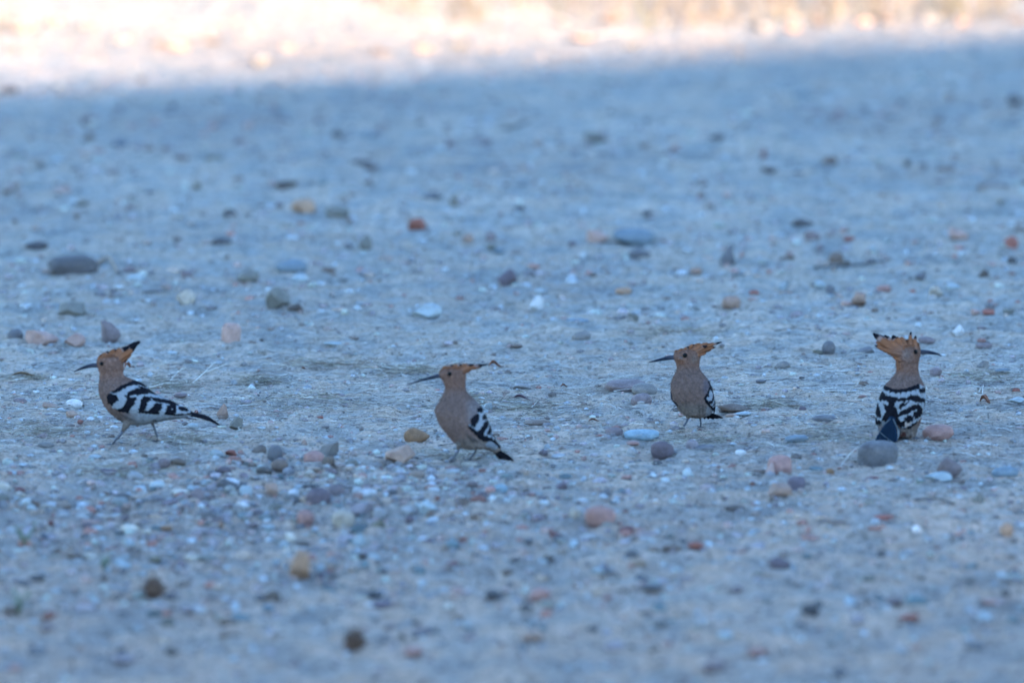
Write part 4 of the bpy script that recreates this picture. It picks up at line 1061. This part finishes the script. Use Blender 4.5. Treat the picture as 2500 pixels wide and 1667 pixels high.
# ---------------- second bird, upright, turned to the left
def bird_two():
    b = Bird('crested bird standing upright left of centre, plain breast to the viewer and crest folded flat', 5.06, (960, 850), (820, 1425))
    def colf(X, Z, si):
        c = blend(HEAD * .92 * np.ones(X.shape + (3,)), TAN * .97 * np.ones(X.shape + (3,)), sstep(430, 600, Z))
        t = sstep(0, 1, (X - 860) / 120) * sstep(610, 700, Z) * (1 - sstep(860, 950, Z))
        c = blend(c, np.array((0.167, 0.133, 0.124)), t * .8)
        m = inpoly(X, Z, [(560, 300), (640, 262), (740, 250), (880, 262), (900, 290), (920, 180), (560, 180)]); c[m] = ORG * .75
        c = blend(c, BELLY * .9, sstep(1040, 1180, Z) * sstep(720, 900, X) * .8)
        for pol in ([(900, 1040), (950, 1080), (1000, 1150), (960, 1140), (920, 1090)], [(960, 1090), (1010, 1110), (1060, 1150), (1000, 1140)], [(860, 1130), (900, 1160), (880, 1190)]):
            c = soft(c, X, Z, pol, GREYW * .4)
        c[inpoly(X, Z, [(1160, 1145), (1250, 1160), (1290, 1230), (1230, 1270), (1130, 1200)]) & (si < 0.3)] = WHT * .7
        return c
    b.body([((740, 212), (800, 208), 20), ((645, 244), (858, 228), 80), ((590, 285), (888, 266), 110), ((572, 325), (896, 320), 120), ((600, 390), (897, 380), 118), ((633, 450), (893, 440), 110),
            ((645, 510), (892, 500), 108), ((622, 580), (913, 560), 120), ((578, 660), (980, 630), 150), ((532, 740), (1055, 700), 182), ((517, 800), (1095, 770), 200), ((538, 890), (1130, 850), 208),
            ((578, 970), (1162, 930), 208), ((638, 1050), (1192, 1010), 200), ((700, 1130), (1216, 1080), 185), ((770, 1200), (1240, 1130), 165), ((840, 1248), (1258, 1165), 145), ((935, 1270), (1278, 1195), 120),
            ((1040, 1262), (1292, 1208), 98), ((1130, 1262), (1305, 1222), 76), ((1210, 1292), (1318, 1240), 54), ((1262, 1318), (1334, 1270), 34)], colf)
    poly = [(1020, 745), (1110, 720), (1150, 800), (1180, 880), (1215, 960), (1255, 1050), (1290, 1150), (1330, 1250), (1290, 1245), (1240, 1175), (1200, 1152), (1120, 1156), (1050, 1108), (985, 1035), (925, 975), (920, 935), (955, 905), (948, 850), (1010, 810), (1040, 795)]
    black = [[(1035, 745), (1110, 720), (1105, 778), (1070, 792), (1036, 778)], [(946, 862), (1010, 815), (1050, 812), (1050, 875), (1002, 962), (955, 925)],
             [(1086, 852), (1124, 822), (1180, 850), (1170, 872), (1105, 884)], [(1128, 908), (1152, 905), (1160, 960), (1100, 1062), (1036, 1044), (1072, 985)],
             [(1183, 955), (1230, 985), (1196, 1040), (1170, 1066), (1148, 1056), (1175, 1010)], [(1232, 1046), (1262, 1060), (1262, 1110), (1182, 1142), (1165, 1110), (1205, 1100)],
             [(915, 935), (970, 965), (1030, 1015), (1085, 1066), (1140, 1076), (1160, 1108), (1210, 1108), (1275, 1140), (1330, 1250), (1290, 1250), (1240, 1165), (1120, 1160), (1040, 1105), (980, 1035), (920, 985)]]
    b.wing(poly, black, side=-1, thick=14); b.wing(poly, black, side=1, thick=14)
    for k, (x0, z0, x1, z1) in enumerate([(1180, 1050, 1318, 1248), (1150, 1060, 1290, 1225)]):
        b.blade('flight_feather', [(x0, z0), ((x0 + x1) / 2 + 4, (z0 + z1) / 2), (x1, z1)], [14, 14, 11, 3], [-95, -40], M_wing, lambda t, u: (BLK * 1.4 if t > .45 or t < .2 else WHT), 3)
    for k, (tx, tz, w) in enumerate([(1490, 1412, 24), (1440, 1404, 28), (1395, 1402, 28), (1350, 1398, 26), (1460, 1380, 24)]):
        b.blade('tail_feather', [(1240 + k * 6, 1262), (1310 - k * 4, 1320), ((1310 + tx) / 2, 1365), (tx, tz)], [30, w + 16, w + 12, 6], [4 * k - 6, 8 * k - 16], M_wing,
                lambda t, u: (WHT * .7 if t < 0.10 else BLK), 3)
    b.crest([(600, 320, 650, 232, .0, .6), (640, 310, 735, 205, .22, .6), (690, 300, 850, 195, .22, .6), (740, 300, 925, 203, .06, .8), (760, 300, 1000, 200, .30, .75), (790, 300, 1100, 206, .28, .75), (800, 300, 1190, 204, .38, .6),
             (800, 310, 1095, 235, .14, .8), (810, 315, 1040, 260, .0, .8), (800, 320, 960, 290, .0, .8), (740, 330, 900, 262, 0, 1.0), (680, 320, 820, 245, 0, 1.0)], 32)
    b.bill([(600, 352), (540, 358), (440, 385), (300, 425), (168, 468)], [36, 28, 19, 13, 4])
    b.eye(700, 315, 30, -1); b.eye(700, 315, 30, 1)
    b.thigh([(830, 1170, -60), (812, 1220, -65), (805, 1265, -68)], [75, 38, 14])
    b.leg([(808, 1245, -68), (800, 1290, -70), (755, 1350, -72), (705, 1412, -74)], [11, 9, 9, 8], [(-80, -14), (-60, -60), (-40, 50), (60, 10)])
    b.thigh([(960, 1180, 40), (1000, 1225, 45), (1020, 1262, 48)], [80, 36, 13])
    b.leg([(1018, 1245, 48), (1020, 1290, 50), (975, 1360, 52), (935, 1410, 54)], [10, 8, 8, 8], [(-75, 0), (-50, -50), (-45, 45), (60, 0)])
    b.coats(b.colf, b.spec)
bird_two()

# ---------------- third bird, breast to the viewer, head in profile
def bird_three():
    b = Bird('crested bird facing the viewer right of centre, head turned left', 5.6, (1550, 800), (780, 1400))
    def colf(X, Z, si):
        c = blend(HEAD * .9 * np.ones(X.shape + (3,)), TAN * .95 * np.ones(X.shape + (3,)), sstep(480, 620, Z))
        m = sstep(0, 1, 1 - np.hypot((X - 620) / 90, (Z - 460) / 60)); c = blend(c, ORG * .8, m * .7)
        c[inpoly(X, Z, [(540, 345), (620, 318), (720, 300), (860, 320), (890, 350), (900, 200), (520, 200)])] = ORG * .85
        m = sstep(0, 1, 1 - np.hypot((X - 800) / 90, (Z - 430) / 90)); c = blend(c, np.array((0.161, 0.118, 0.093)), m * .6)
        m = sstep(0, 1, 1 - np.hypot((X - 625) / 40, (Z - 405) / 22)) * (si < 0); c = blend(c, WHT * .6, m * .8)
        c = blend(c, BELLY * .85, sstep(980, 1120, Z) * .8)
        c = blend(c, WHT * .75, sstep(1060, 1120, Z) * sstep(940, 1000, X) * .7)
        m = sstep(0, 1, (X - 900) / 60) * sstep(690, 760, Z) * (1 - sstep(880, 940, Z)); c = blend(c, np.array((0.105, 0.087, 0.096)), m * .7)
        for pol in ([(590, 1080), (610, 1080), (640, 1160), (620, 1150)], [(700, 1190), (740, 1225), (830, 1250), (890, 1240), (900, 1262), (760, 1262), (715, 1230)], [(860, 1040), (890, 1100), (880, 1200), (865, 1150)],
                    [(920, 1060), (940, 1130), (925, 1200), (912, 1140)], [(690, 980), (705, 1060), (690, 1120)]):
            c = soft(c, X, Z, pol, GREYW * .45, .6)
        return c
    b.body([((690, 290), (760, 270), 30, 0), ((575, 332), (850, 296), 90, 0), ((534, 385), (880, 345), 115, 0), ((532, 440), (890, 405), 120, 0), ((560, 500), (880, 475), 115, 0), ((572, 560), (875, 545), 112, 0),
            ((560, 620), (900, 612), 125, 0), ((525, 690), (958, 682), 160, 10), ((497, 770), (1008, 755), 195, 20), ((486, 850), (1035, 832), 215, 30), ((490, 930), (1055, 912), 228, 50), ((505, 1010), (1075, 992), 232, 70),
            ((560, 1090), (1085, 1070), 225, 90), ((600, 1160), (1085, 1130), 210, 110), ((645, 1215), (1065, 1180), 185, 120), ((720, 1250), (1030, 1222), 145, 130), ((800, 1270), (960, 1255), 90, 130), ((860, 1278), (900, 1272), 25, 130)], colf)
    poly = [(985, 745), (1050, 740), (1075, 850), (1100, 980), (1120, 1080), (1120, 1165), (1060, 1155), (1010, 1092), (955, 1025), (930, 965), (955, 925), (985, 880), (1005, 830), (1010, 790)]
    white = [([(1022, 862), (1048, 930), (1034, 1005), (990, 1008), (966, 965), (1000, 935), (1010, 880)], WHT), ([(1068, 985), (1082, 1010), (1045, 1078), (1018, 1062), (1050, 1030)], WHT * .85),
             ([(1088, 1060), (1098, 1090), (1066, 1112), (1052, 1098)], WHT * .8)]
    b.wing(poly, [], base=BLK * 1.6, side=-1, thick=14, extra=white); b.wing(poly, [], base=BLK * 1.6, side=1, thick=14, extra=white)
    polyl = [(470, 890), (500, 900), (520, 1000), (575, 1050), (600, 1110), (570, 1095), (540, 1065), (480, 1010)]
    b.wing(polyl, [], base=BLK * 3, side=-1, thick=6)
    b.blade('flight_feather', [(1040, 1000), (1085, 1100), (1080, 1220)], [14, 15, 12, 3], [-20, 60], M_wing, lambda t, u: BLK * 1.3, 3)
    for k, (bx, tx, tz, w) in enumerate([(1010, 1210, 1308, 22), (1000, 1150, 1316, 26), (985, 1090, 1322, 28), (970, 1020, 1322, 28), (960, 960, 1322, 26)]):
        b.blade('tail_feather', [(bx, 1225), ((bx + tx) / 2, 1268), (tx, tz)], [30, w + 4, w, 5], [170, 230 + 8 * k, 330 - 10 * k], M_wing, lambda t, u: BLK * .9, 3)
    b.crest([(560, 400, 572, 318, .0, .7), (590, 380, 640, 288, .14, .7), (630, 370, 730, 262, .20, .75), (660, 360, 800, 232, .12, .75), (700, 370, 900, 236, .0, .95), (730, 370, 990, 222, .0, .95), (730, 370, 985, 256, .26, .8),
             (750, 380, 1185, 205, .20, .62), (760, 380, 1110, 232, .0, .9), (770, 385, 1095, 275, .10, .85), (780, 390, 1040, 320, .0, .9), (780, 400, 970, 362, .0, .85), (700, 380, 860, 280, 0, 1.2), (640, 380, 760, 300, 0, 1.1)], 36)
    b.bill([(560, 420), (500, 422), (400, 440), (290, 466), (182, 490)], [34, 31, 25, 16, 4])
    b.eye(676, 378, 34, -1); b.eye(676, 378, 34, 1)
    b.thigh([(740, 1190, 60), (730, 1240, 55), (722, 1285, 50)], [70, 40, 15])
    b.leg([(724, 1262, 50), (712, 1310, 40), (680, 1360, 25), (650, 1400, 5)], [12, 10, 10, 10], [(-70, -60), (-20, -85), (40, -60), (30, 60)])
    b.thigh([(900, 1200, 110), (900, 1245, 110), (896, 1280, 110)], [70, 38, 15])
    b.leg([(895, 1262, 110), (900, 1310, 108), (905, 1352, 106), (900, 1398, 104)], [12, 10, 10, 10], [(-50, -70), (0, -85), (50, -60), (10, 60)])
    b.coats(b.colf, b.spec)
bird_three()

# ---------------- fourth bird, seen from behind, head turned right
def bird_four():
    b = Bird('crested bird seen from behind at the right, zebra-striped back and open crest, head turned right', 4.127, (2050, 780), (620, 1222)); b.grow = 8
    def colf(X, Z, si):
        c = blend(HEAD * .9 * np.ones(X.shape + (3,)), TAN * np.ones(X.shape + (3,)), sstep(500, 590, Z))
        m = 1 - sstep(570, 660, X); c = blend(c, ORG * .8, m * (1 - sstep(460, 540, Z)) * .8)
        m = sstep(0, 1, 1 - np.hypot((X - 660) / 90, (Z - 340) / 90)); c = blend(c, np.array((0.186, 0.127, 0.105)), m * .7)
        c[inpoly(X, Z, [(560, 330), (640, 285), (700, 262), (760, 262), (800, 290), (800, 180), (540, 180)])] = ORG * .8
        m = sstep(0, 1, 1 - np.hypot((X - 768) / 22, (Z - 440) / 60)) * (si < 0); c = blend(c, HEAD * .6, m * .7)
        c = blend(c, BELLY * .8, sstep(1040, 1100, Z) * .8)
        c[inpoly(X, Z, [(590, 1135), (650, 1130), (655, 1165), (600, 1170)]) & (si < 0)] = np.array((.10, .04, .03))
        return c
    b.body([((640, 240), (730, 222), 30), ((592, 272), (778, 248), 80), ((570, 312), (798, 300), 105), ((560, 360), (803, 350), 110), ((562, 410), (795, 400), 108), ((565, 470), (782, 460), 100), ((570, 520), (780, 520), 100),
            ((550, 570), (795, 580), 115), ((502, 630), (828, 640), 145), ((452, 680), (846, 690), 170), ((425, 750), (850, 760), 185), ((402, 830), (845, 840), 195), ((384, 910), (835, 920), 195), ((374, 980), (820, 990), 190),
            ((372, 1050), (802, 1060), 175), ((390, 1110), (780, 1120), 150), ((430, 1160), (768, 1175), 120), ((500, 1192), (745, 1205), 75)], colf)
    left = [(440, 668), (556, 690), (560, 800), (568, 900), (535, 985), (470, 1020), (420, 1060), (345, 1110), (340, 990), (350, 880), (380, 790), (420, 720)]
    right = [(533, 690), (640, 680), (780, 640), (862, 690), (875, 800), (868, 900), (835, 975), (800, 1000), (760, 1060), (690, 1092), (600, 1085), (545, 1020), (516, 960), (544, 900), (536, 800)]
    bars = [[(430, 668), (520, 688), (600, 684), (700, 664), (782, 645), (780, 682), (700, 700), (600, 718), (520, 720), (450, 702)],
            [(782, 700), (840, 694), (870, 700), (870, 728), (790, 724)],
            [(410, 735), (450, 745), (500, 770), (580, 782), (660, 770), (700, 748), (760, 756), (790, 785), (830, 800), (872, 790), (872, 826), (800, 822), (740, 806), (670, 790), (620, 800), (560, 802), (530, 830), (545, 900), (560, 960), (510, 980), (460, 1010), (430, 1000), (470, 920), (450, 850), (490, 845), (505, 830), (460, 800), (380, 825), (385, 780)],
            [(372, 870), (392, 860), (412, 905), (415, 985), (390, 975), (370, 930)],
            [(600, 918), (680, 866), (760, 842), (800, 875), (806, 940), (785, 965), (772, 900), (740, 884), (670, 916), (600, 955), (575, 955)],
            [(556, 880), (575, 930), (565, 960), (590, 1010), (640, 1010), (640, 1050), (590, 1060), (560, 1030), (530, 970)],
            [(640, 975), (680, 948), (715, 965), (718, 995), (680, 1008), (645, 1000)], [(728, 920), (755, 912), (774, 940), (770, 975), (745, 980), (730, 950)],
            [(838, 850), (870, 850), (870, 960), (820, 965), (840, 910)], [(580, 855), (620, 828), (670, 820), (640, 845), (600, 870)],
            [(345, 985), (375, 1010), (420, 1020), (395, 1050), (340, 1060)], [(640, 1085), (700, 1060), (760, 1010), (775, 1040), (700, 1095)]]
    b.wing(left, bars, side=-1, thick=14, extra=[([(430, 1000), (520, 960), (520, 1000), (360, 1110)], WHT * .6)])
    b.wing(right, bars, side=-1, thick=14, extra=[([(640, 1020), (700, 1010), (690, 1060), (650, 1075)], np.array((0.384, 0.291, 0.236)))])
    TB = np.array((.006, .014, .026))
    for k, (tx, tz) in enumerate([(365, 1212), (410, 1216), (455, 1218), (505, 1220), (550, 1226)]):
        b.blade('tail_feather', [(520 + 6 * (k - 2), 965), (490 + 18 * (k - 2), 1080), (tx, tz)], [12, 30, 34, 22], [-196, -205, -175 - 4 * k], M_wing, lambda t, u: (TB * 1.2 if abs(u) < .9 else TB * 3), 4)
    for pts, w in (([(500, 985), (430, 1045), (372, 1100)], 5), ([(372, 1098), (440, 1160), (530, 1225)], 4), ([(525, 985), (560, 1060), (600, 1110)], 6)):
        b.blade('flight_feather', pts, [w, w * 1.2, w, 3], [-205, -216, -210], M_wing, lambda t, u: np.array((.085, .10, .11)), 3)
    b.blade('flight_feather', [(575, 1090), (580, 1150), (560, 1225)], [16, 14, 5], [-200, -190, -170], M_wing, lambda t, u: WHT * .7, 4)
    b.crest([(620, 330, 328, 144, .22, 1.15), (620, 330, 385, 160, .20, 1.0), (640, 320, 440, 165, .22, 1.0), (650, 320, 520, 160, .20, 1.1), (660, 320, 560, 172, .14, 1.0), (680, 320, 610, 182, .0, 1.1), (700, 320, 670, 210, .0, 1.1),
             (620, 340, 360, 235, .0, 1.0), (620, 350, 345, 264, .10, .7), (620, 360, 420, 290, .0, 1.0), (620, 380, 490, 325, .0, 1.0), (620, 400, 525, 360, .0, 1.0), (640, 400, 560, 410, 0, 1.0), (650, 340, 470, 225, 0, 1.3), (690, 320, 580, 220, 0, 1.3),
             (715, 300, 704, 122, .20, .55), (760, 300, 752, 160, .26, .55), (740, 300, 730, 200, .0, .7), (770, 310, 775, 250, .0, .6)], 34)
    b.bill([(775, 335), (850, 337), (920, 346), (980, 360), (1024, 380)], [26, 22, 17, 11, 3])
    b.eye(750, 322, 25, -1); b.eye(750, 322, 25, 1)
    b.leg([(640, 1160, -20), (645, 1190, -30), (650, 1212, -40)], [12, 9, 9], [(-30, -60), (20, -70), (50, -40), (10, 50)])
    b.leg([(740, 1150, 10), (748, 1185, 0), (755, 1210, -10)], [12, 9, 9], [(-30, -60), (20, -60), (50, -40), (10, 50)])
    b.coats(b.colf, b.spec)
bird_four()

# ------------------------------------------------------------------ twigs, straws, leaves, burrs, weed
def on_ground(pts, lift=0.002):
    out = []
    for q in pts:
        p, s = ground(q[0], q[1]); out.append((p.x, p.y, float(H(p.x, p.y)) + lift + (q[2] * s if len(q) > 2 else 0)))
    return out
def twig(name, pts, r, mat, label, cat, group=None):
    P = on_ground(pts)
    o0 = Vector(P[0]); n = 10
    Q = catmull(P, n); Q = [tuple(Vector(q) - o0) for q in Q]
    rr = [r * (1 - 0.5 * i / (n - 1)) for i in range(n)]
    o = tube(name, Q, rr, mat, None, 6); o.location = o0
    tag(o, label, cat, group)
twig('twig', [(1988, 655), (2050, 650), (2100, 648), (2190, 636, 4)], .0035, M_twig, 'long dark twig lying right of the slate egg-shaped stone', 'twig')
twig('twig', [(350, 716), (400, 712), (440, 714)], .003, M_twig, 'dark twig behind the pale beige angular stone', 'twig')
twig('twig', [(228, 655, 4), (262, 640, 10), (276, 652, 8), (290, 676)], .004, mat_plain('tan_root', (.30, .20, .13), .9, .2, 200, .4), 'curved tan root beside the large dark oblong cobble', 'twig')
twig('twig', [(1786, 675), (1810, 673), (1834, 674)], .003, M_twig, 'short straight dark twig under the slate egg-shaped stone', 'twig')
twig('twig', [(1892, 810), (1930, 804), (1980, 806)], .0016, M_twig, 'thin dark twig above the third bird', 'twig')
twig('twig', [(930, 913), (1000, 911), (1062, 909)], .0014, M_twig, 'thin dark twig behind the bill of the second bird', 'twig')
twig('twig', [(1215, 322), (1250, 312), (1290, 298)], .005, M_twig, 'blurred slanting stick in the upper middle', 'twig')
twig('twig', [(1310, 953), (1440, 946), (1500, 925), (1565, 915)], .0009, M_palestraw, 'long bent pale stalk left of the three stones by the third bird', 'straw')
twig('straw', [(2000, 956), (2060, 956), (2130, 958)], .0014, M_palestraw, 'long straight pale straw left of the rightmost bird', 'straw')
twig('straw', [(505, 1056), (540, 1058), (568, 1063)], .002, M_palestraw, 'pale thick straw below the grey-olive stone past the first tail', 'straw')
twig('straw', [(470, 938, 0), (500, 915, 5), (524, 893, 8)], .0013, M_palestraw, 'thick pale grass blade standing out right behind the first bird', 'straw')
twig('straw', [(500, 915, 4), (530, 906, 6), (560, 897, 8)], .0011, M_palestraw, 'thin pale blade branching right behind the first bird', 'straw')
twig('straw', [(413, 936, 0), (430, 918, 4), (448, 904, 6)], .001, M_palestraw, 'small pale forked straw left of the thick grass blade', 'straw')
twig('straw', [(400, 917, 0), (430, 913, 2), (455, 904, 6)], .0014, M_palestraw, 'fine pale straw just behind the back of the first bird', 'straw')
twig('straw', [(1180, 980, 0), (1280, 1000, 0), (1310, 992, 8)], .0012, M_palestraw, 'pale curved straw right of the shoulder of the second bird', 'straw')
twig('straw', [(1275, 1012, 0), (1300, 1003, 6), (1318, 990, 12)], .0014, M_twig, 'dark slanting stalk right of the second bird', 'straw')
twig('straw', [(1628, 1016, 0), (1642, 1006, 6), (1655, 998, 10)], .0012, M_twig, 'dark short stalk at the left flank of the third bird', 'straw')
twig('straw', [(1590, 1010, 0), (1625, 1010, 0), (1655, 1008, 0)], .0014, M_palestraw, 'short pale straw at the left flank of the third bird', 'straw')
twig('straw', [(2390, 960, 0), (2400, 950, 8), (2395, 985, 0)], .0012, M_palestraw, 'pale hooked straw right of the rightmost bird', 'straw')
twig('straw', [(2050, 1145, 0), (2075, 1120, 10), (2100, 1105, 14)], .0011, M_palestraw, 'pale leaning straw left of the big rounded grey boulder', 'straw')
twig('straw', [(330, 1178, 0), (370, 1180, 0), (412, 1173, 4)], .002, M_palestraw, 'pale straw among the pebbles of the left foreground', 'straw')
twig('twig', [(2230, 1222, 0), (2290, 1222, 3), (2330, 1232, 0)], .0026, M_twig, 'blurred olive stick in the right foreground', 'twig')
twig('twig', [(920, 1228, 12), (930, 1240, 10), (942, 1262, 0)], .003, M_twig, 'bent dark twig leaning beside the mottled lilac stone', 'twig')
def straw_label(x, y, what):
    for q in sorted(SHORTS, key=lambda q: (q[0] - x) ** 2 + (q[1] - y) ** 2)[:5]:
        c = '%s lying %s %s' % (what, direction(x - q[0], y - q[1]), q[2])
        if c not in used: used.add(c); return c
for i in range(22):
    x = rnd.uniform(60, 2440); y = rnd.uniform(820, 1110); L = rnd.uniform(30, 90)
    a = rnd.uniform(-.35, .35)
    twig('straw', [(x, y), (x + L / 2, y - a * L * .4 + rnd.uniform(-4, 4), rnd.uniform(0, 4)), (x + L, y - a * L * .6)], rnd.uniform(.0007, .0013), M_palestraw if i % 3 else M_twig,
         straw_label(x + L / 2, y, 'pale thin straw' if i % 3 else 'dark thin stalk'), 'straw', 'loose pale straws' if i % 3 else 'loose dark stalks')

def leaf(px, py, w, h, label, mat=M_leaf, yaw=0.3, lift=0.0):
    p, s = ground(px, py); L = w * s; hh = h * s
    V, F = [], []; n = 9
    for i in range(n):
        t = i / (n - 1); ww = hh * 0.55 * math.sin(math.pi * (0.08 + 0.9 * t)) ** .8
        for j in (-1, 0, 1):
            V.append(((t - .5) * L, j * ww * .6, abs(j) * ww * .8 + hh * .35 * math.sin(t * 5) + hh * .35 * t + lift * s))
    for i in range(n - 1):
        for j in range(2):
            F.append((i * 3 + j, i * 3 + j + 1, i * 3 + 4 + j, i * 3 + 3 + j))
    top = len(V)
    V += [(x, y, z - 0.0006) for x, y, z in V]
    F += [tuple(i + top for i in q[::-1]) for q in F[:]]
    o = mesh_obj('leaf', V, F, mat); o.location = (p.x, p.y, float(H(p.x, p.y)) + hh * .25); o.rotation_euler = (0, 0, yaw)
    tag(o, label, 'leaf')
leaf(1208, 899, 32, 18, 'russet dead leaf at the crest tip of the second bird', yaw=.2)
leaf(312, 902, 20, 18, 'small brown leaf bit just behind the nape of the first bird', yaw=.8)
leaf(2405, 988, 28, 22, 'curled brown leaf standing right of the rightmost bird', yaw=-.5)
leaf(1377, 946, 18, 9, 'tiny dark curled leaf between the second and third birds', yaw=.4)
leaf(1272, 976, 40, 12, 'purple-brown curled leaf right of the second bird', mat=mat_plain('purple_leaf', (.13, .075, .09), .8, .3, 200, .4), yaw=-.3)
leaf(60, 922, 70, 14, 'dry brown leaf litter left of the bill of the first bird', mat=mat_plain('pale_leaf', (.27, .19, .13), .8, .3, 200, .5), yaw=.1)
leaf(742, 905, 16, 9, 'small dark brown leaf halfway between the first and second birds')
leaf(1450, 1030, 26, 9, 'brown leaf flake on the sand left of the third bird', yaw=.2)

def burr(px, py, w, h, label):
    p, s = ground(px, py); r = w * s / 2
    root = bpy.data.objects.new('seed_burr', None); C.objects.link(root); root.location = (p.x, p.y, p.z)
    tag(root, label, 'burr')
    V = IVe * np.array((r * .72, r * .65, h * s / 2 * .85)) * (1 + .25 * (rng.rand(len(IVe), 1) - .5)) + np.array((0, 0, h * s * .42))
    mesh_obj('core', V, IFe.tolist(), M_burr, root)
    parts = []
    for k in range(90):
        d = rng.normal(size=3); d /= np.linalg.norm(d); c = np.array((0, 0, h * s * .42))
        a = c + d * r * .55; e = c + d * r * (0.85 + .35 * rng.rand()); e[2] = max(e[2], .001)
        parts.append(tube_geo([tuple(a), tuple((a + e) / 2 + rng.normal(size=3) * r * .06), tuple(e)], [.0016, .0012, .0004], 4))
    V, F = join_geo(parts)
    o = mesh_obj('spines', V, F, M_burr, root); o['kind'] = 'stuff'
burr(376, 1462, 60, 66, 'dark brown seed burr in the left foreground, the upper of two')
burr(865, 1588, 66, 56, 'dark brown seed burr near the bottom, the lower of two')
def weed(px, py, hpx, label, n=16):
    p, s = ground(px, py); hh = hpx * s
    root = bpy.data.objects.new('weed', None); C.objects.link(root); root.location = p; tag(root, label, 'weed')
    r = random.Random(int(px))
    stems, leaves = [], []
    for k in range(6):
        a = r.uniform(0, 6.28); l = hh * r.uniform(.5, 1.0); tx, ty = math.cos(a) * hh * .45, math.sin(a) * hh * .3
        stems.append(tube_geo([(0, 0, 0), (tx * .4, ty * .4, l * .6), (tx, ty, l)], [.0012, .001, .0005], 5))
        for j in range(n // 4):
            t = r.uniform(.3, 1); c = Vector((tx * t, ty * t, l * t)); d = Vector((r.uniform(-1, 1), r.uniform(-1, 1), r.uniform(0, .8))).normalized() * hh * .22; e = d.cross(Vector((0, 0, 1))).normalized() * hh * .07
            leaves.append(([tuple(c), tuple(c + d * .5 + e), tuple(c + d), tuple(c + d * .5 - e)], [(0, 1, 2, 3)]))
    V, F = join_geo(stems); mesh_obj('stem', V, F, M_weed, root)
    V, F = join_geo(leaves); o = mesh_obj('leaves', V, F, M_weed, root, smooth=False); o['kind'] = 'stuff'
weed(252, 1392, 54, 'small green weed sprig in the left foreground above the dark burr')
weed(60, 1335, 60, 'faint thin grassy weed near the left edge of the foreground')
weed(2245, 1190, 26, 'low green sprout beside the pale teal stone on the right')
weed(45, 1500, 70, 'dusky weed clump at the left edge near the bottom')
